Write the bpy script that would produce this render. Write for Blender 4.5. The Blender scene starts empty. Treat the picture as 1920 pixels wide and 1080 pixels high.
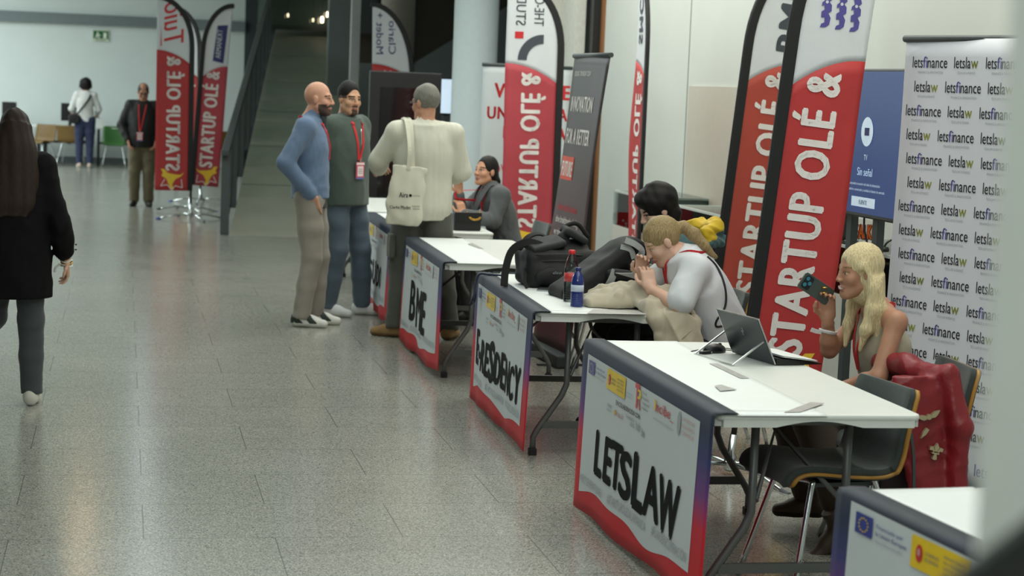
import bpy, bmesh, math, random
import numpy as np
from mathutils import Vector, Matrix
R = math.radians
PI = math.pi
scene = bpy.context.scene
COL = scene.collection
random.seed(4)

# ------------------------------------------------------------------ camera, world, lights, exposure
CAM_F, CAM_ROLL, CAM_PITCH, CAM_YAW, CAM_H = 3540.0, 0.0411, 0.1054, 0.2059, 1.8205
_fw = Vector((math.sin(CAM_YAW)*math.cos(CAM_PITCH), math.cos(CAM_YAW)*math.cos(CAM_PITCH), -math.sin(CAM_PITCH)))
_rt = Vector((math.cos(CAM_YAW), -math.sin(CAM_YAW), 0))
_up = _rt.cross(_fw)
_r2 = _rt*math.cos(CAM_ROLL) + _up*math.sin(CAM_ROLL)
_u2 = -_rt*math.sin(CAM_ROLL) + _up*math.cos(CAM_ROLL)
cam_data = bpy.data.cameras.new('camera')
cam = bpy.data.objects.new('camera', cam_data)
COL.objects.link(cam)
cam.matrix_world = Matrix(((_r2.x, _u2.x, -_fw.x, 0), (_r2.y, _u2.y, -_fw.y, 0), (_r2.z, _u2.z, -_fw.z, CAM_H), (0, 0, 0, 1)))
cam_data.sensor_width = 36.0
cam_data.lens = CAM_F/1920*36
cam_data.clip_start = 0.05
cam_data.dof.use_dof = True
cam_data.dof.focus_distance = 8.6
cam_data.dof.aperture_fstop = 4.0
scene.camera = cam

w = bpy.data.worlds.new('world')
scene.world = w
w.use_nodes = True
w.node_tree.nodes['Background'].inputs[0].default_value = (0.80, 0.92, 0.90, 1)
w.node_tree.nodes['Background'].inputs[1].default_value = 0.22

def area_light(name, loc, sx, sy, power, col=(0.93, 1.0, 0.97), rot=(0, 0, 0)):
    d = bpy.data.lights.new(name, 'AREA')
    d.shape = 'RECTANGLE'
    d.size, d.size_y, d.energy, d.color = sx, sy, power, col
    o = bpy.data.objects.new(name, d)
    o.location = loc
    o.rotation_euler = rot
    COL.objects.link(o)
    return o

area_light('ceiling_panel_light_near', (1.5, 6.0, 4.25), 4.0, 7.0, 165)
area_light('camera_fill_light', (0.0, -0.6, 4.25), 4.0, 4.0, 330)  # unseen fill added above the camera to brighten the near column
area_light('ceiling_panel_light_middle', (1.5, 15.5, 4.25), 4.5, 8.0, 290)
area_light('ceiling_panel_light_far', (-5.6, 30.0, 4.25), 5.0, 13.0, 1380, (0.90, 1.0, 1.0))

# warm unseen fill added to brighten the right-hand wall
area_light('wall_fill_light', (3.55, 11.5, 4.3), 0.5, 13.0, 230, (1.0, 0.95, 0.84), (0, R(-28), 0))

scene.view_settings.view_transform = 'Standard'
scene.view_settings.look = 'None'
scene.view_settings.gamma = 1.0
scene.view_settings.exposure = -0.27
try:
    scene.view_settings.use_curve_mapping = False
    scene.cycles.use_denoising = True
    scene.cycles.max_bounces = 6
except Exception:
    pass

def G(px, py, z=0.0):
    """point of the photograph taken back to the horizontal plane at height z"""
    d = _fw + _r2*((px-960)/CAM_F) - _u2*((py-540)/CAM_F)
    t = (z-CAM_H)/d.z
    return Vector((d.x*t, d.y*t, z))

def A(px, py, Y):
    """point of the photograph taken back to depth Y"""
    d = _fw + _r2*((px-960)/CAM_F) - _u2*((py-540)/CAM_F)
    t = Y/d.y
    return Vector((d.x*t, Y, CAM_H+d.z*t))

# ------------------------------------------------------------------ materials
def lin(c):
    out = []
    for v in c[:3]:
        v = v/255.0
        out.append(v/12.92 if v <= 0.04045 else ((v+0.055)/1.055)**2.4)
    return tuple(out)

_M = {}
def mat(name, rgb, rough=0.6, metal=0.0, var=0.08, scale=18.0, bump=0.0, bscale=None, stretch=None, spec=0.5, emit=None, estr=1.0, trans=0.0, sheen=0.0, coat=0.0, sss=0.0):
    if name in _M:
        return _M[name]
    m = bpy.data.materials.new(name)
    m.use_nodes = True
    nt = m.node_tree
    b = nt.nodes['Principled BSDF']
    c = lin(rgb)
    tc = nt.nodes.new('ShaderNodeTexCoord')
    src = tc.outputs['Object']
    if stretch:
        mp = nt.nodes.new('ShaderNodeMapping')
        mp.inputs['Scale'].default_value = stretch
        nt.links.new(src, mp.inputs[0])
        src = mp.outputs[0]
    n = nt.nodes.new('ShaderNodeTexNoise')
    n.inputs['Scale'].default_value = scale
    n.inputs['Detail'].default_value = 5
    nt.links.new(src, n.inputs['Vector'])
    r = nt.nodes.new('ShaderNodeValToRGB')
    r.color_ramp.elements[0].position = 0.3
    r.color_ramp.elements[1].position = 0.7
    r.color_ramp.elements[0].color = (*[v*(1-var) for v in c], 1)
    r.color_ramp.elements[1].color = (*[min(1, v*(1+var)) for v in c], 1)
    nt.links.new(n.outputs['Fac'], r.inputs[0])
    nt.links.new(r.outputs[0], b.inputs['Base Color'])
    b.inputs['Roughness'].default_value = rough
    b.inputs['Metallic'].default_value = metal
    b.inputs['Specular IOR Level'].default_value = spec
    b.inputs['Transmission Weight'].default_value = trans
    b.inputs['Sheen Weight'].default_value = sheen
    b.inputs['Coat Weight'].default_value = coat
    if sss:
        b.inputs['Subsurface Weight'].default_value = sss
        b.inputs['Subsurface Radius'].default_value = (0.012, 0.005, 0.003)
        b.inputs['Subsurface Scale'].default_value = 0.6
    if emit:
        b.inputs['Emission Color'].default_value = (*lin(emit), 1)
        b.inputs['Emission Strength'].default_value = estr
    if bump:
        n2 = nt.nodes.new('ShaderNodeTexNoise')
        n2.inputs['Scale'].default_value = bscale or scale*3
        n2.inputs['Detail'].default_value = 4
        nt.links.new(src, n2.inputs['Vector'])
        bp = nt.nodes.new('ShaderNodeBump')
        bp.inputs['Strength'].default_value = bump
        bp.inputs['Distance'].default_value = 0.01
        nt.links.new(n2.outputs['Fac'], bp.inputs['Height'])
        nt.links.new(bp.outputs[0], b.inputs['Normal'])
    _M[name] = m
    return m

def glass_mat(name, rgb, rough=0.02, alpha=0.25):
    if name in _M:
        return _M[name]
    m = bpy.data.materials.new(name)
    m.use_nodes = True
    nt = m.node_tree
    nt.nodes.remove(nt.nodes['Principled BSDF'])
    out = nt.nodes['Material Output']
    tr = nt.nodes.new('ShaderNodeBsdfTransparent')
    tr.inputs[0].default_value = (*lin(rgb), 1)
    gl = nt.nodes.new('ShaderNodeBsdfGlossy')
    gl.inputs['Roughness'].default_value = rough
    fr = nt.nodes.new('ShaderNodeLayerWeight')
    fr.inputs['Blend'].default_value = alpha
    mx = nt.nodes.new('ShaderNodeMixShader')
    nt.links.new(fr.outputs['Fresnel'], mx.inputs[0])
    nt.links.new(tr.outputs[0], mx.inputs[1])
    nt.links.new(gl.outputs[0], mx.inputs[2])
    nt.links.new(mx.outputs[0], out.inputs[0])
    _M[name] = m
    return m

# ------------------------------------------------------------------ scene bookkeeping
def tag(o, label=None, cat=None, group=None, kind=None):
    if label:
        o['label'] = label
    if cat:
        o['category'] = cat
    if group:
        o['group'] = group
    if kind:
        o['kind'] = kind
    return o

def thing(name, label, cat, loc=(0, 0, 0), rz=0.0, group=None):
    o = bpy.data.objects.new(name, None)
    o.empty_display_size = 0.1
    COL.objects.link(o)
    o.location = loc
    o.rotation_euler = (0, 0, rz)
    return tag(o, label, cat, group)

def copy_thing(o, loc=None, rz=None, label=None, parent=None, group=None):
    c = o.copy()
    COL.objects.link(c)
    c.parent = parent
    if loc is not None:
        c.location = loc
    if rz is not None:
        c.rotation_euler = (0, 0, rz)
    if label:
        c['label'] = label
    if group:
        c['group'] = group
    for ch in list(o.children):
        copy_thing(ch, parent=c)
    return c

# ------------------------------------------------------------------ mesh builder
_TXT = {}
def text2d(s, bold=0.0, shear=0.0):
    """outline of a line of text as flat faces; left edge at x=0, baseline at y=0, cap height 1"""
    key = (s, bold, shear)
    if key in _TXT:
        return _TXT[key]
    cu = bpy.data.curves.new('t', 'FONT')
    cu.body = s
    cu.size = 1.0
    cu.space_character = 1+bold*2.2
    cu.shear = shear
    cu.resolution_u = 3
    cu.fill_mode = 'FRONT'
    ob = bpy.data.objects.new('t', cu)
    me = bpy.data.meshes.new_from_object(ob)
    V = np.array([(v.co.x, v.co.y) for v in me.vertices]) if len(me.vertices) else np.zeros((1, 2))
    F = [tuple(p.vertices) for p in me.polygons]
    bpy.data.objects.remove(ob)
    bpy.data.curves.remove(cu)
    bpy.data.meshes.remove(me)
    V = V/0.682
    V[:, 0] -= V[:, 0].min()
    _TXT[key] = (V, F, V[:, 0].max())
    return _TXT[key]

def refine(V, F, maxlen):
    """flat faces cut into small triangles so that they can follow a curved sheet"""
    bm = bmesh.new()
    vs = [bm.verts.new((a, b, 0)) for a, b in V]
    for f in F:
        try:
            bm.faces.new([vs[i] for i in f])
        except ValueError:
            pass
    bmesh.ops.triangulate(bm, faces=bm.faces[:])
    for _ in range(5):
        ed = [e for e in bm.edges if e.calc_length() > maxlen]
        if not ed:
            break
        bmesh.ops.subdivide_edges(bm, edges=ed, cuts=1)
        bmesh.ops.triangulate(bm, faces=[f for f in bm.faces if len(f.verts) > 3])
    bm.verts.index_update()
    V2 = [(v.co.x, v.co.y) for v in bm.verts]
    F2 = [tuple(v.index for v in f.verts) for f in bm.faces]
    bm.free()
    return V2, F2

class MB:
    fine = 0.0
    def __init__(self):
        self.V, self.F, self.Mi, self.S = [], [], [], []
    def add(self, vs, fs, m=0, smooth=False):
        n = len(self.V)
        self.V += [tuple(v) for v in vs]
        for f in fs:
            self.F.append(tuple(i+n for i in f))
            self.Mi.append(m)
            self.S.append(smooth)
        return self
    def box(self, c, s, m=0, rot=None):
        x, y, z = s[0]/2, s[1]/2, s[2]/2
        P = [Vector(p) for p in ((-x, -y, -z), (x, -y, -z), (x, y, -z), (-x, y, -z), (-x, -y, z), (x, -y, z), (x, y, z), (-x, y, z))]
        if rot is not None:
            P = [rot @ p for p in P]
        return self.add([p+Vector(c) for p in P], [(0, 3, 2, 1), (4, 5, 6, 7), (0, 1, 5, 4), (1, 2, 6, 5), (2, 3, 7, 6), (3, 0, 4, 7)], m)
    def box2(self, a, b, m=0):
        return self.box([(a[i]+b[i])/2 for i in range(3)], [abs(b[i]-a[i]) for i in range(3)], m)
    def tube(self, pts, r, n=10, m=0, caps=True, flat=1.0):
        pts = [Vector(p) for p in pts]
        rs = r if hasattr(r, '__len__') else [r]*len(pts)
        vs, fs = [], []
        t0 = (pts[1]-pts[0]).normalized()
        nrm = t0.orthogonal().normalized()
        for i, p in enumerate(pts):
            if i == 0:
                t = (pts[1]-pts[0])
            elif i == len(pts)-1:
                t = pts[-1]-pts[-2]
            else:
                t = (pts[i+1]-pts[i]).normalized()+(pts[i]-pts[i-1]).normalized()
            t.normalize()
            nrm = (nrm - t*nrm.dot(t))
            nrm = nrm.normalized() if nrm.length > 1e-6 else t.orthogonal().normalized()
            bi = t.cross(nrm)
            for k in range(n):
                a = 2*PI*k/n
                vs.append(p+(nrm*math.cos(a)+bi*math.sin(a)*flat)*rs[i])
        for i in range(len(pts)-1):
            for k in range(n):
                k2 = (k+1) % n
                fs.append((i*n+k, i*n+k2, (i+1)*n+k2, (i+1)*n+k))
        self.add(vs, fs, m, True)
        if caps:
            b = len(self.V)-len(vs)
            self.F += [tuple(b+k for k in reversed(range(n))), tuple(b+(len(pts)-1)*n+k for k in range(n))]
            self.Mi += [m, m]
            self.S += [False, False]
        return self
    def bar(self, a, b, w, h, m=0, up=(0, 0, 1)):
        a, b = Vector(a), Vector(b)
        t = (b-a).normalized()
        u = Vector(up)
        s = t.cross(u)
        s = s.normalized() if s.length > 1e-5 else t.orthogonal().normalized()
        u = s.cross(t)
        vs = [p+s*i*w/2+u*j*h/2 for p in (a, b) for i, j in ((-1, -1), (1, -1), (1, 1), (-1, 1))]
        return self.add(vs, [(0, 1, 2, 3), (7, 6, 5, 4), (0, 4, 5, 1), (1, 5, 6, 2), (2, 6, 7, 3), (3, 7, 4, 0)], m)
    def ribbon(self, pts, w, th, nrm, m=0):
        """flat strap along pts, nrm: one normal or one per point"""
        pts = [Vector(p) for p in pts]
        N = [Vector(q) for q in nrm] if hasattr(nrm[0], '__len__') or isinstance(nrm[0], Vector) else [Vector(nrm)]*len(pts)
        vs, fs = [], []
        for i, p in enumerate(pts):
            t = (pts[min(i+1, len(pts)-1)]-pts[max(i-1, 0)]).normalized()
            s = t.cross(N[i]).normalized()
            u = s.cross(t)
            for a, b in ((-1, -1), (1, -1), (1, 1), (-1, 1)):
                vs.append(p+s*a*w/2+u*b*th/2)
        for i in range(len(pts)-1):
            for k in range(4):
                fs.append((i*4+k, i*4+(k+1) % 4, i*4+4+(k+1) % 4, i*4+4+k))
        fs += [(3, 2, 1, 0), tuple(len(vs)-4+k for k in range(4))]
        return self.add(vs, fs, m, False)
    def lathe(self, prof, c=(0, 0, 0), n=24, m=0):
        vs, fs = [], []
        for r, z in prof:
            for k in range(n):
                a = 2*PI*k/n
                vs.append((c[0]+r*math.cos(a), c[1]+r*math.sin(a), c[2]+z))
        for i in range(len(prof)-1):
            for k in range(n):
                k2 = (k+1) % n
                fs.append((i*n+k, i*n+k2, (i+1)*n+k2, (i+1)*n+k))
        self.add(vs, fs, m, True)
        b = len(self.V)-len(vs)
        self.F += [tuple(b+k for k in reversed(range(n))), tuple(b+(len(prof)-1)*n+k for k in range(n))]
        self.Mi += [m, m]
        self.S += [False, False]
        return self
    def poly(self, pts2, fn, m=0):
        if self.fine:
            V, F = refine(pts2, [tuple(range(len(pts2)))], self.fine)
            return self.add([fn(x, y) for x, y in V], F, m)
        return self.add([fn(x, y) for x, y in pts2], [tuple(range(len(pts2)))], m)
    def prism(self, pts2, fn0, fn1, m=0):
        """closed solid between two mappings of one outline"""
        n = len(pts2)
        vs = [fn0(x, y) for x, y in pts2]+[fn1(x, y) for x, y in pts2]
        fs = [tuple(reversed(range(n))), tuple(range(n, 2*n))]+[(i, (i+1) % n, n+(i+1) % n, n+i) for i in range(n)]
        return self.add(vs, fs, m)
    def rect(self, x0, y0, x1, y1, fn, m=0, nx=4, ny=4):
        vs = [fn(x0+(x1-x0)*i/nx, y0+(y1-y0)*j/ny) for j in range(ny+1) for i in range(nx+1)]
        return self.add(vs, [(j*(nx+1)+i, j*(nx+1)+i+1, (j+1)*(nx+1)+i+1, (j+1)*(nx+1)+i) for j in range(ny) for i in range(nx)], m, True)
    def disc(self, cx, cy, r, fn, m=0, n=20, ry=None):
        return self.poly([(cx+r*math.cos(2*PI*k/n), cy+(ry or r)*math.sin(2*PI*k/n)) for k in range(n)], fn, m)
    def text(self, s, x, y, h, fn, m=0, bold=0.0, wid=None, align='l', shear=0.0, up=False, sx=1.0):
        """text of cap height h at (x, y); wid squeezes it to that width; up turns it to read upward"""
        V, F, L = text2d(s, bold, shear)
        k = (wid/L) if wid else h*sx
        off = {'l': 0, 'c': -L*k/2, 'r': -L*k}[align]
        ft = bold*h*0.9
        P2 = [(a*k+off, b*h) for a, b in V]
        if self.fine and h > self.fine*0.9:
            P2, F = refine(P2, F, self.fine)
        for j, (du, dv) in enumerate(((-1, 0), (1, 0), (0, .55), (0, -.55), (-.6, .4), (.6, -.4)) if bold >= 0.04 else ((-1, 0), (1, 0)) if bold else ((0, 0),)):
            e = 1.0+0.03*j
            vs = []
            for p, q in P2:
                p, q = p+du*ft, q+dv*ft
                vs.append(fn(x-q, y+p) if up else fn(x+p, y+q))
            self.add(vs, F, m)
        return self
    def build(self, name, mats, parent=None, bevel=0.0, solid=0.0, seg=2, sub=0):
        me = bpy.data.meshes.new(name)
        me.from_pydata([tuple(v) for v in self.V], [], self.F)
        for mm in (mats if isinstance(mats, (list, tuple)) else [mats]):
            me.materials.append(mm)
        me.polygons.foreach_set('material_index', self.Mi)
        me.polygons.foreach_set('use_smooth', self.S)
        me.update()
        o = bpy.data.objects.new(name, me)
        COL.objects.link(o)
        o.parent = parent
        if solid:
            md = o.modifiers.new('thick', 'SOLIDIFY')
            md.thickness = solid
            md.offset = 0
        if bevel:
            md = o.modifiers.new('bevel', 'BEVEL')
            md.width = bevel
            md.segments = seg
            md.limit_method = 'ANGLE'
            md.angle_limit = R(35)
        return o

def rotz(a):
    return Matrix.Rotation(a, 3, 'Z')
def euler(x, y, z):
    return Matrix.Rotation(z, 3, 'Z') @ Matrix.Rotation(y, 3, 'Y') @ Matrix.Rotation(x, 3, 'X')
def smooth_path(pts, n=6):
    """Catmull-Rom through pts"""
    P = [Vector(p) for p in pts]
    P = [P[0]*2-P[1]]+P+[P[-1]*2-P[-2]]
    out = []
    for i in range(1, len(P)-2):
        for k in range(n):
            t = k/n
            a, b, c, d = P[i-1], P[i], P[i+1], P[i+2]
            out.append(0.5*((2*b)+(c-a)*t+(2*a-5*b+4*c-d)*t*t+(3*b-a-3*c+d)*t**3))
    out.append(P[-2])
    return out
def structure(name, mb, m, **k):
    return tag(mb.build(name, m, **k), kind='structure')
# ------------------------------------------------------------------ soft solids: blended shapes meshed as one surface
class Field:
    def __init__(self, lo, hi, h):
        self.lo = np.array(lo, np.float32)
        self.h = h
        n = np.maximum(np.ceil((np.array(hi)-self.lo)/h).astype(int)+1, 4)
        self.F = np.full(tuple(n), 1.0, np.float32)
        self.ax = [self.lo[i]+h*np.arange(n[i], dtype=np.float32) for i in range(3)]
    def _sl(self, lo, hi, pad):
        s = []
        for i in range(3):
            a = int(np.floor((lo[i]-pad-self.lo[i])/self.h))
            b = int(np.ceil((hi[i]+pad-self.lo[i])/self.h))+1
            a, b = max(a, 0), min(b, self.F.shape[i])
            if b <= a:
                return None
            s.append(slice(a, b))
        return tuple(s)
    def _xyz(self, s):
        return self.ax[0][s[0]][:, None, None], self.ax[1][s[1]][None, :, None], self.ax[2][s[2]][None, None, :]
    def _mix(self, s, d, k, op):
        A_ = self.F[s]
        if op == 'u':
            if k > 0:
                hh = np.maximum(k-np.abs(A_-d), 0)/k
                self.F[s] = np.minimum(A_, d)-hh*hh*k*0.25
            else:
                self.F[s] = np.minimum(A_, d)
        else:
            d = -d
            if k > 0:
                hh = np.maximum(k-np.abs(A_-d), 0)/k
                self.F[s] = np.maximum(A_, d)+hh*hh*k*0.25
            else:
                self.F[s] = np.maximum(A_, d)
    def cap(self, a, b, ra, rb=None, k=0.02, op='u'):
        rb = ra if rb is None else rb
        a, b = np.array(a, np.float32), np.array(b, np.float32)
        r = max(ra, rb)
        s = self._sl(np.minimum(a, b)-r, np.maximum(a, b)+r, k+2.5*self.h)
        if s is None:
            return self
        x, y, z = self._xyz(s)
        ab = b-a
        L = max(float(ab@ab), 1e-9)
        t = np.clip(((x-a[0])*ab[0]+(y-a[1])*ab[1]+(z-a[2])*ab[2])/L, 0, 1)
        d = np.sqrt((x-a[0]-t*ab[0])**2+(y-a[1]-t*ab[1])**2+(z-a[2]-t*ab[2])**2)-(ra+t*(rb-ra))
        self._mix(s, d, k, op)
        return self
    def path(self, pts, rs, k=0.02, op='u'):
        rs = rs if hasattr(rs, '__len__') else [rs]*len(pts)
        for i in range(len(pts)-1):
            self.cap(pts[i], pts[i+1], rs[i], rs[i+1], k, op)
        return self
    def ell(self, c, r, k=0.02, rot=None, op='u'):
        c, r = np.array(c, np.float32), np.array(r, np.float32)
        m = float(r.max())
        s = self._sl(c-m, c+m, k+2.5*self.h)
        if s is None:
            return self
        x, y, z = self._xyz(s)
        x, y, z = x-c[0], y-c[1], z-c[2]
        if rot is not None:
            x, y, z = [x*rot[0][i]+y*rot[1][i]+z*rot[2][i] for i in range(3)]
        k0 = np.sqrt((x/r[0])**2+(y/r[1])**2+(z/r[2])**2)
        k1 = np.sqrt((x/r[0]**2)**2+(y/r[1]**2)**2+(z/r[2]**2)**2)+1e-6
        self._mix(s, k0*(k0-1)/k1, k, op)
        return self
    def rbox(self, c, half, rad, k=0.02, rot=None, op='u'):
        c, hf = np.array(c, np.float32), np.array(half, np.float32)-rad
        m = float(np.linalg.norm(half))
        s = self._sl(c-m, c+m, k+2.5*self.h)
        if s is None:
            return self
        x, y, z = self._xyz(s)
        x, y, z = x-c[0], y-c[1], z-c[2]
        if rot is not None:
            x, y, z = [x*rot[0][i]+y*rot[1][i]+z*rot[2][i] for i in range(3)]
        q = [np.abs(v)-hf[i] for i, v in enumerate((x, y, z))]
        d = np.sqrt(sum(np.maximum(v, 0)**2 for v in q))+np.minimum(np.maximum(np.maximum(q[0], q[1]), q[2]), 0)-rad
        self._mix(s, d, k, op)
        return self
    def loft(self, a, b, side, st, k=0.03, op='u'):
        """elliptic column from a to b; st rows: t, rx, ry, depth shift"""
        a, b = np.array(a, float), np.array(b, float)
        wv = b-a
        L = np.linalg.norm(wv)
        wv /= L
        sd = np.array(side, float)
        sd -= wv*(sd@wv)
        sd /= np.linalg.norm(sd)
        dv = np.cross(wv, sd)
        st = np.array([list(q)+[0]*(4-len(q)) for q in st], float)
        m = st[:, 1:3].max()+np.abs(st[:, 3]).max()
        s = self._sl(np.minimum(a, b)-m, np.maximum(a, b)+m, k+2.5*self.h)
        if s is None:
            return self
        x, y, z = self._xyz(s)
        x, y, z = x-a[0], y-a[1], z-a[2]
        l = x*wv[0]+y*wv[1]+z*wv[2]
        X = x*sd[0]+y*sd[1]+z*sd[2]
        Y = x*dv[0]+y*dv[1]+z*dv[2]
        tt = np.linspace(0, 1, 65)
        def sm(col):
            v = np.interp(tt, st[:, 0], col)
            p = np.pad(v, 3, mode='edge')
            return np.convolve(p, np.ones(7)/7, 'valid')
        t = np.clip(l/L, 0, 1)
        rx, ry, yo = [np.interp(t, tt, sm(st[:, i])) for i in (1, 2, 3)]
        q = np.sqrt((X/rx)**2+((Y-yo)/ry)**2)
        d2 = (q-1)*np.minimum(rx, ry)
        e = np.maximum(-l, l-L)
        d = np.where((e > 0) & (d2 > 0), np.sqrt(np.maximum(e, 0)**2+np.maximum(d2, 0)**2), np.maximum(d2, e))
        self._mix(s, d.astype(np.float32), k, op)
        return self
    def plane_cut(self, p, n, k=0.0):
        """remove what lies on the side n points to"""
        x, y, z = self.ax[0][:, None, None], self.ax[1][None, :, None], self.ax[2][None, None, :]
        d = (x-p[0])*n[0]+(y-p[1])*n[1]+(z-p[2])*n[2]
        self.F = np.maximum(self.F, d.astype(np.float32))
        return self
    def wrinkle(self, amp, freq, seed=0, dirs=3, near=0.03, mask=None, warp=1.6, crease=False):
        rng = np.random.RandomState(seed)
        idx = np.nonzero(np.abs(self.F) < near)
        if len(idx[0]) == 0:
            return self
        p = np.stack([self.ax[i][idx[i]] for i in range(3)], 1)
        fr = np.array(freq, float)*np.ones(3)
        v = np.zeros(len(p))
        for _ in range(dirs):
            dd = rng.normal(size=3)*fr
            d2 = rng.normal(size=3)*fr*0.5
            v += np.sin(p@dd+rng.uniform(0, 6)+warp*np.sin(p@d2+rng.uniform(0, 6)))
        v = v/dirs
        if crease:
            v = 1.6*np.abs(v)**.8-.6
        if mask is not None:
            v = v*mask(p)
        self.F[idx] += (amp*v).astype(np.float32)
        return self
    def mesh(self):
        F = self.F
        F[0], F[-1] = np.maximum(F[0], 1e-4), np.maximum(F[-1], 1e-4)
        F[:, 0], F[:, -1] = np.maximum(F[:, 0], 1e-4), np.maximum(F[:, -1], 1e-4)
        F[:, :, 0], F[:, :, -1] = np.maximum(F[:, :, 0], 1e-4), np.maximum(F[:, :, -1], 1e-4)
        S = F < 0
        nx, ny, nz = F.shape
        cnt = np.zeros((nx-1, ny-1, nz-1), np.int8)
        for a in (0, 1):
            for b in (0, 1):
                for c in (0, 1):
                    cnt += S[a:nx-1+a, b:ny-1+b, c:nz-1+c]
        act = (cnt > 0) & (cnt < 8)
        I, J, K = np.nonzero(act)
        idx = np.full(act.shape, -1, np.int64)
        idx[act] = np.arange(len(I))
        acc = np.zeros((len(I), 3))
        wt = np.zeros(len(I))
        for a in ((0, 0, 0), (0, 0, 1), (0, 1, 0), (0, 1, 1), (1, 0, 0), (1, 0, 1), (1, 1, 0)):
            for ax in range(3):
                if a[ax]:
                    continue
                b = list(a)
                b[ax] = 1
                fa = F[I+a[0], J+a[1], K+a[2]]
                fb = F[I+b[0], J+b[1], K+b[2]]
                m = (fa < 0) != (fb < 0)
                t = fa[m]/(fa[m]-fb[m])
                q = np.tile(np.array(a, float), (m.sum(), 1))
                q[:, ax] += t
                acc[m] += q
                wt[m] += 1
        V = self.lo+self.h*(np.stack([I, J, K], 1)+acc/wt[:, None])
        Q = []
        for ax in range(3):
            u, v = (ax+1) % 3, (ax+2) % 3
            sl0 = [slice(1, -1)]*3
            sl1 = [slice(1, -1)]*3
            sl0[ax], sl1[ax] = slice(0, -1), slice(1, None)
            s0, s1 = S[tuple(sl0)], S[tuple(sl1)]
            for flip in (False, True):
                m = (s0 & ~s1) if not flip else (~s0 & s1)
                p = np.stack(np.nonzero(m), 1)
                off = np.ones(3, int)
                off[ax] = 0
                p = p+off
                def cell(du, dv):
                    c = p.copy()
                    c[:, u] += du
                    c[:, v] += dv
                    return idx[c[:, 0], c[:, 1], c[:, 2]]
                q = np.stack([cell(-1, -1), cell(0, -1), cell(0, 0), cell(-1, 0)], 1)
                if flip:
                    q = q[:, ::-1]
                Q.append(q)
        Q = np.concatenate(Q)
        Q = Q[(Q >= 0).all(1)]
        return V, Q

def solid(name, field, mats, parent=None, paint=None, keep_largest=False):
    V, Q = field.mesh()
    me = bpy.data.meshes.new(name)
    n, f = len(V), len(Q)
    me.vertices.add(n)
    me.vertices.foreach_set('co', V.astype(np.float32).ravel())
    me.loops.add(f*4)
    me.loops.foreach_set('vertex_index', Q.astype(np.int32).ravel())
    me.polygons.add(f)
    me.polygons.foreach_set('loop_start', np.arange(0, f*4, 4, dtype=np.int32))
    try:
        me.polygons.foreach_set('loop_total', np.full(f, 4, np.int32))
    except Exception:
        pass
    for mm in (mats if isinstance(mats, (list, tuple)) else [mats]):
        me.materials.append(mm)
    me.polygons.foreach_set('use_smooth', np.ones(f, bool))
    if paint is not None:
        me.polygons.foreach_set('material_index', paint(V[Q].mean(1)).astype(np.int32))
    me.update()
    me.validate()
    o = bpy.data.objects.new(name, me)
    COL.objects.link(o)
    o.parent = parent
    return o
# ------------------------------------------------------------------ the hall
M_wall = mat('wall_paint', (196, 202, 196), 0.75, var=0.02, scale=2, bump=0.05, bscale=120)
M_wallb = mat('rear_wall_paint', (212, 220, 218), 0.7, var=0.02, scale=2)
M_band = mat('grey_band_paint', (112, 122, 124), 0.6, var=0.04)
M_grey = mat('grey_wall_paint', (128, 134, 134), 0.75, var=0.03, scale=3)
M_dark = mat('dark_panel', (22, 24, 25), 0.45, var=0.1)
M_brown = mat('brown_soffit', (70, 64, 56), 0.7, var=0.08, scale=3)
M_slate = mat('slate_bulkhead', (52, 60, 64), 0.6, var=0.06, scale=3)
M_wood = mat('oak_trim', (140, 92, 52), 0.5, var=0.2, scale=6, stretch=(8, 8, 0.6))
M_steel = mat('grey_steel', (70, 77, 77), 0.55, 0.2, var=0.05)
M_chrome = mat('chrome', (215, 220, 220), 0.16, 1.0, var=0.02)
M_black = mat('black_plastic', (16, 16, 17), 0.4, var=0.1)
M_glassg = glass_mat('green_glass', (190, 214, 204), 0.03, 0.35)
M_glassc = glass_mat('clear_glass', (236, 244, 240), 0.02, 0.22)
M_white = mat('white_plastic', (228, 231, 227), 0.42, var=0.02)
M_lamp = mat('lamp_glow', (255, 255, 255), 0.5, emit=(225, 245, 255), estr=3.6)
M_warm = mat('warm_lamp_glow', (255, 230, 200), 0.5, emit=(255, 214, 160), estr=80.0)

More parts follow.
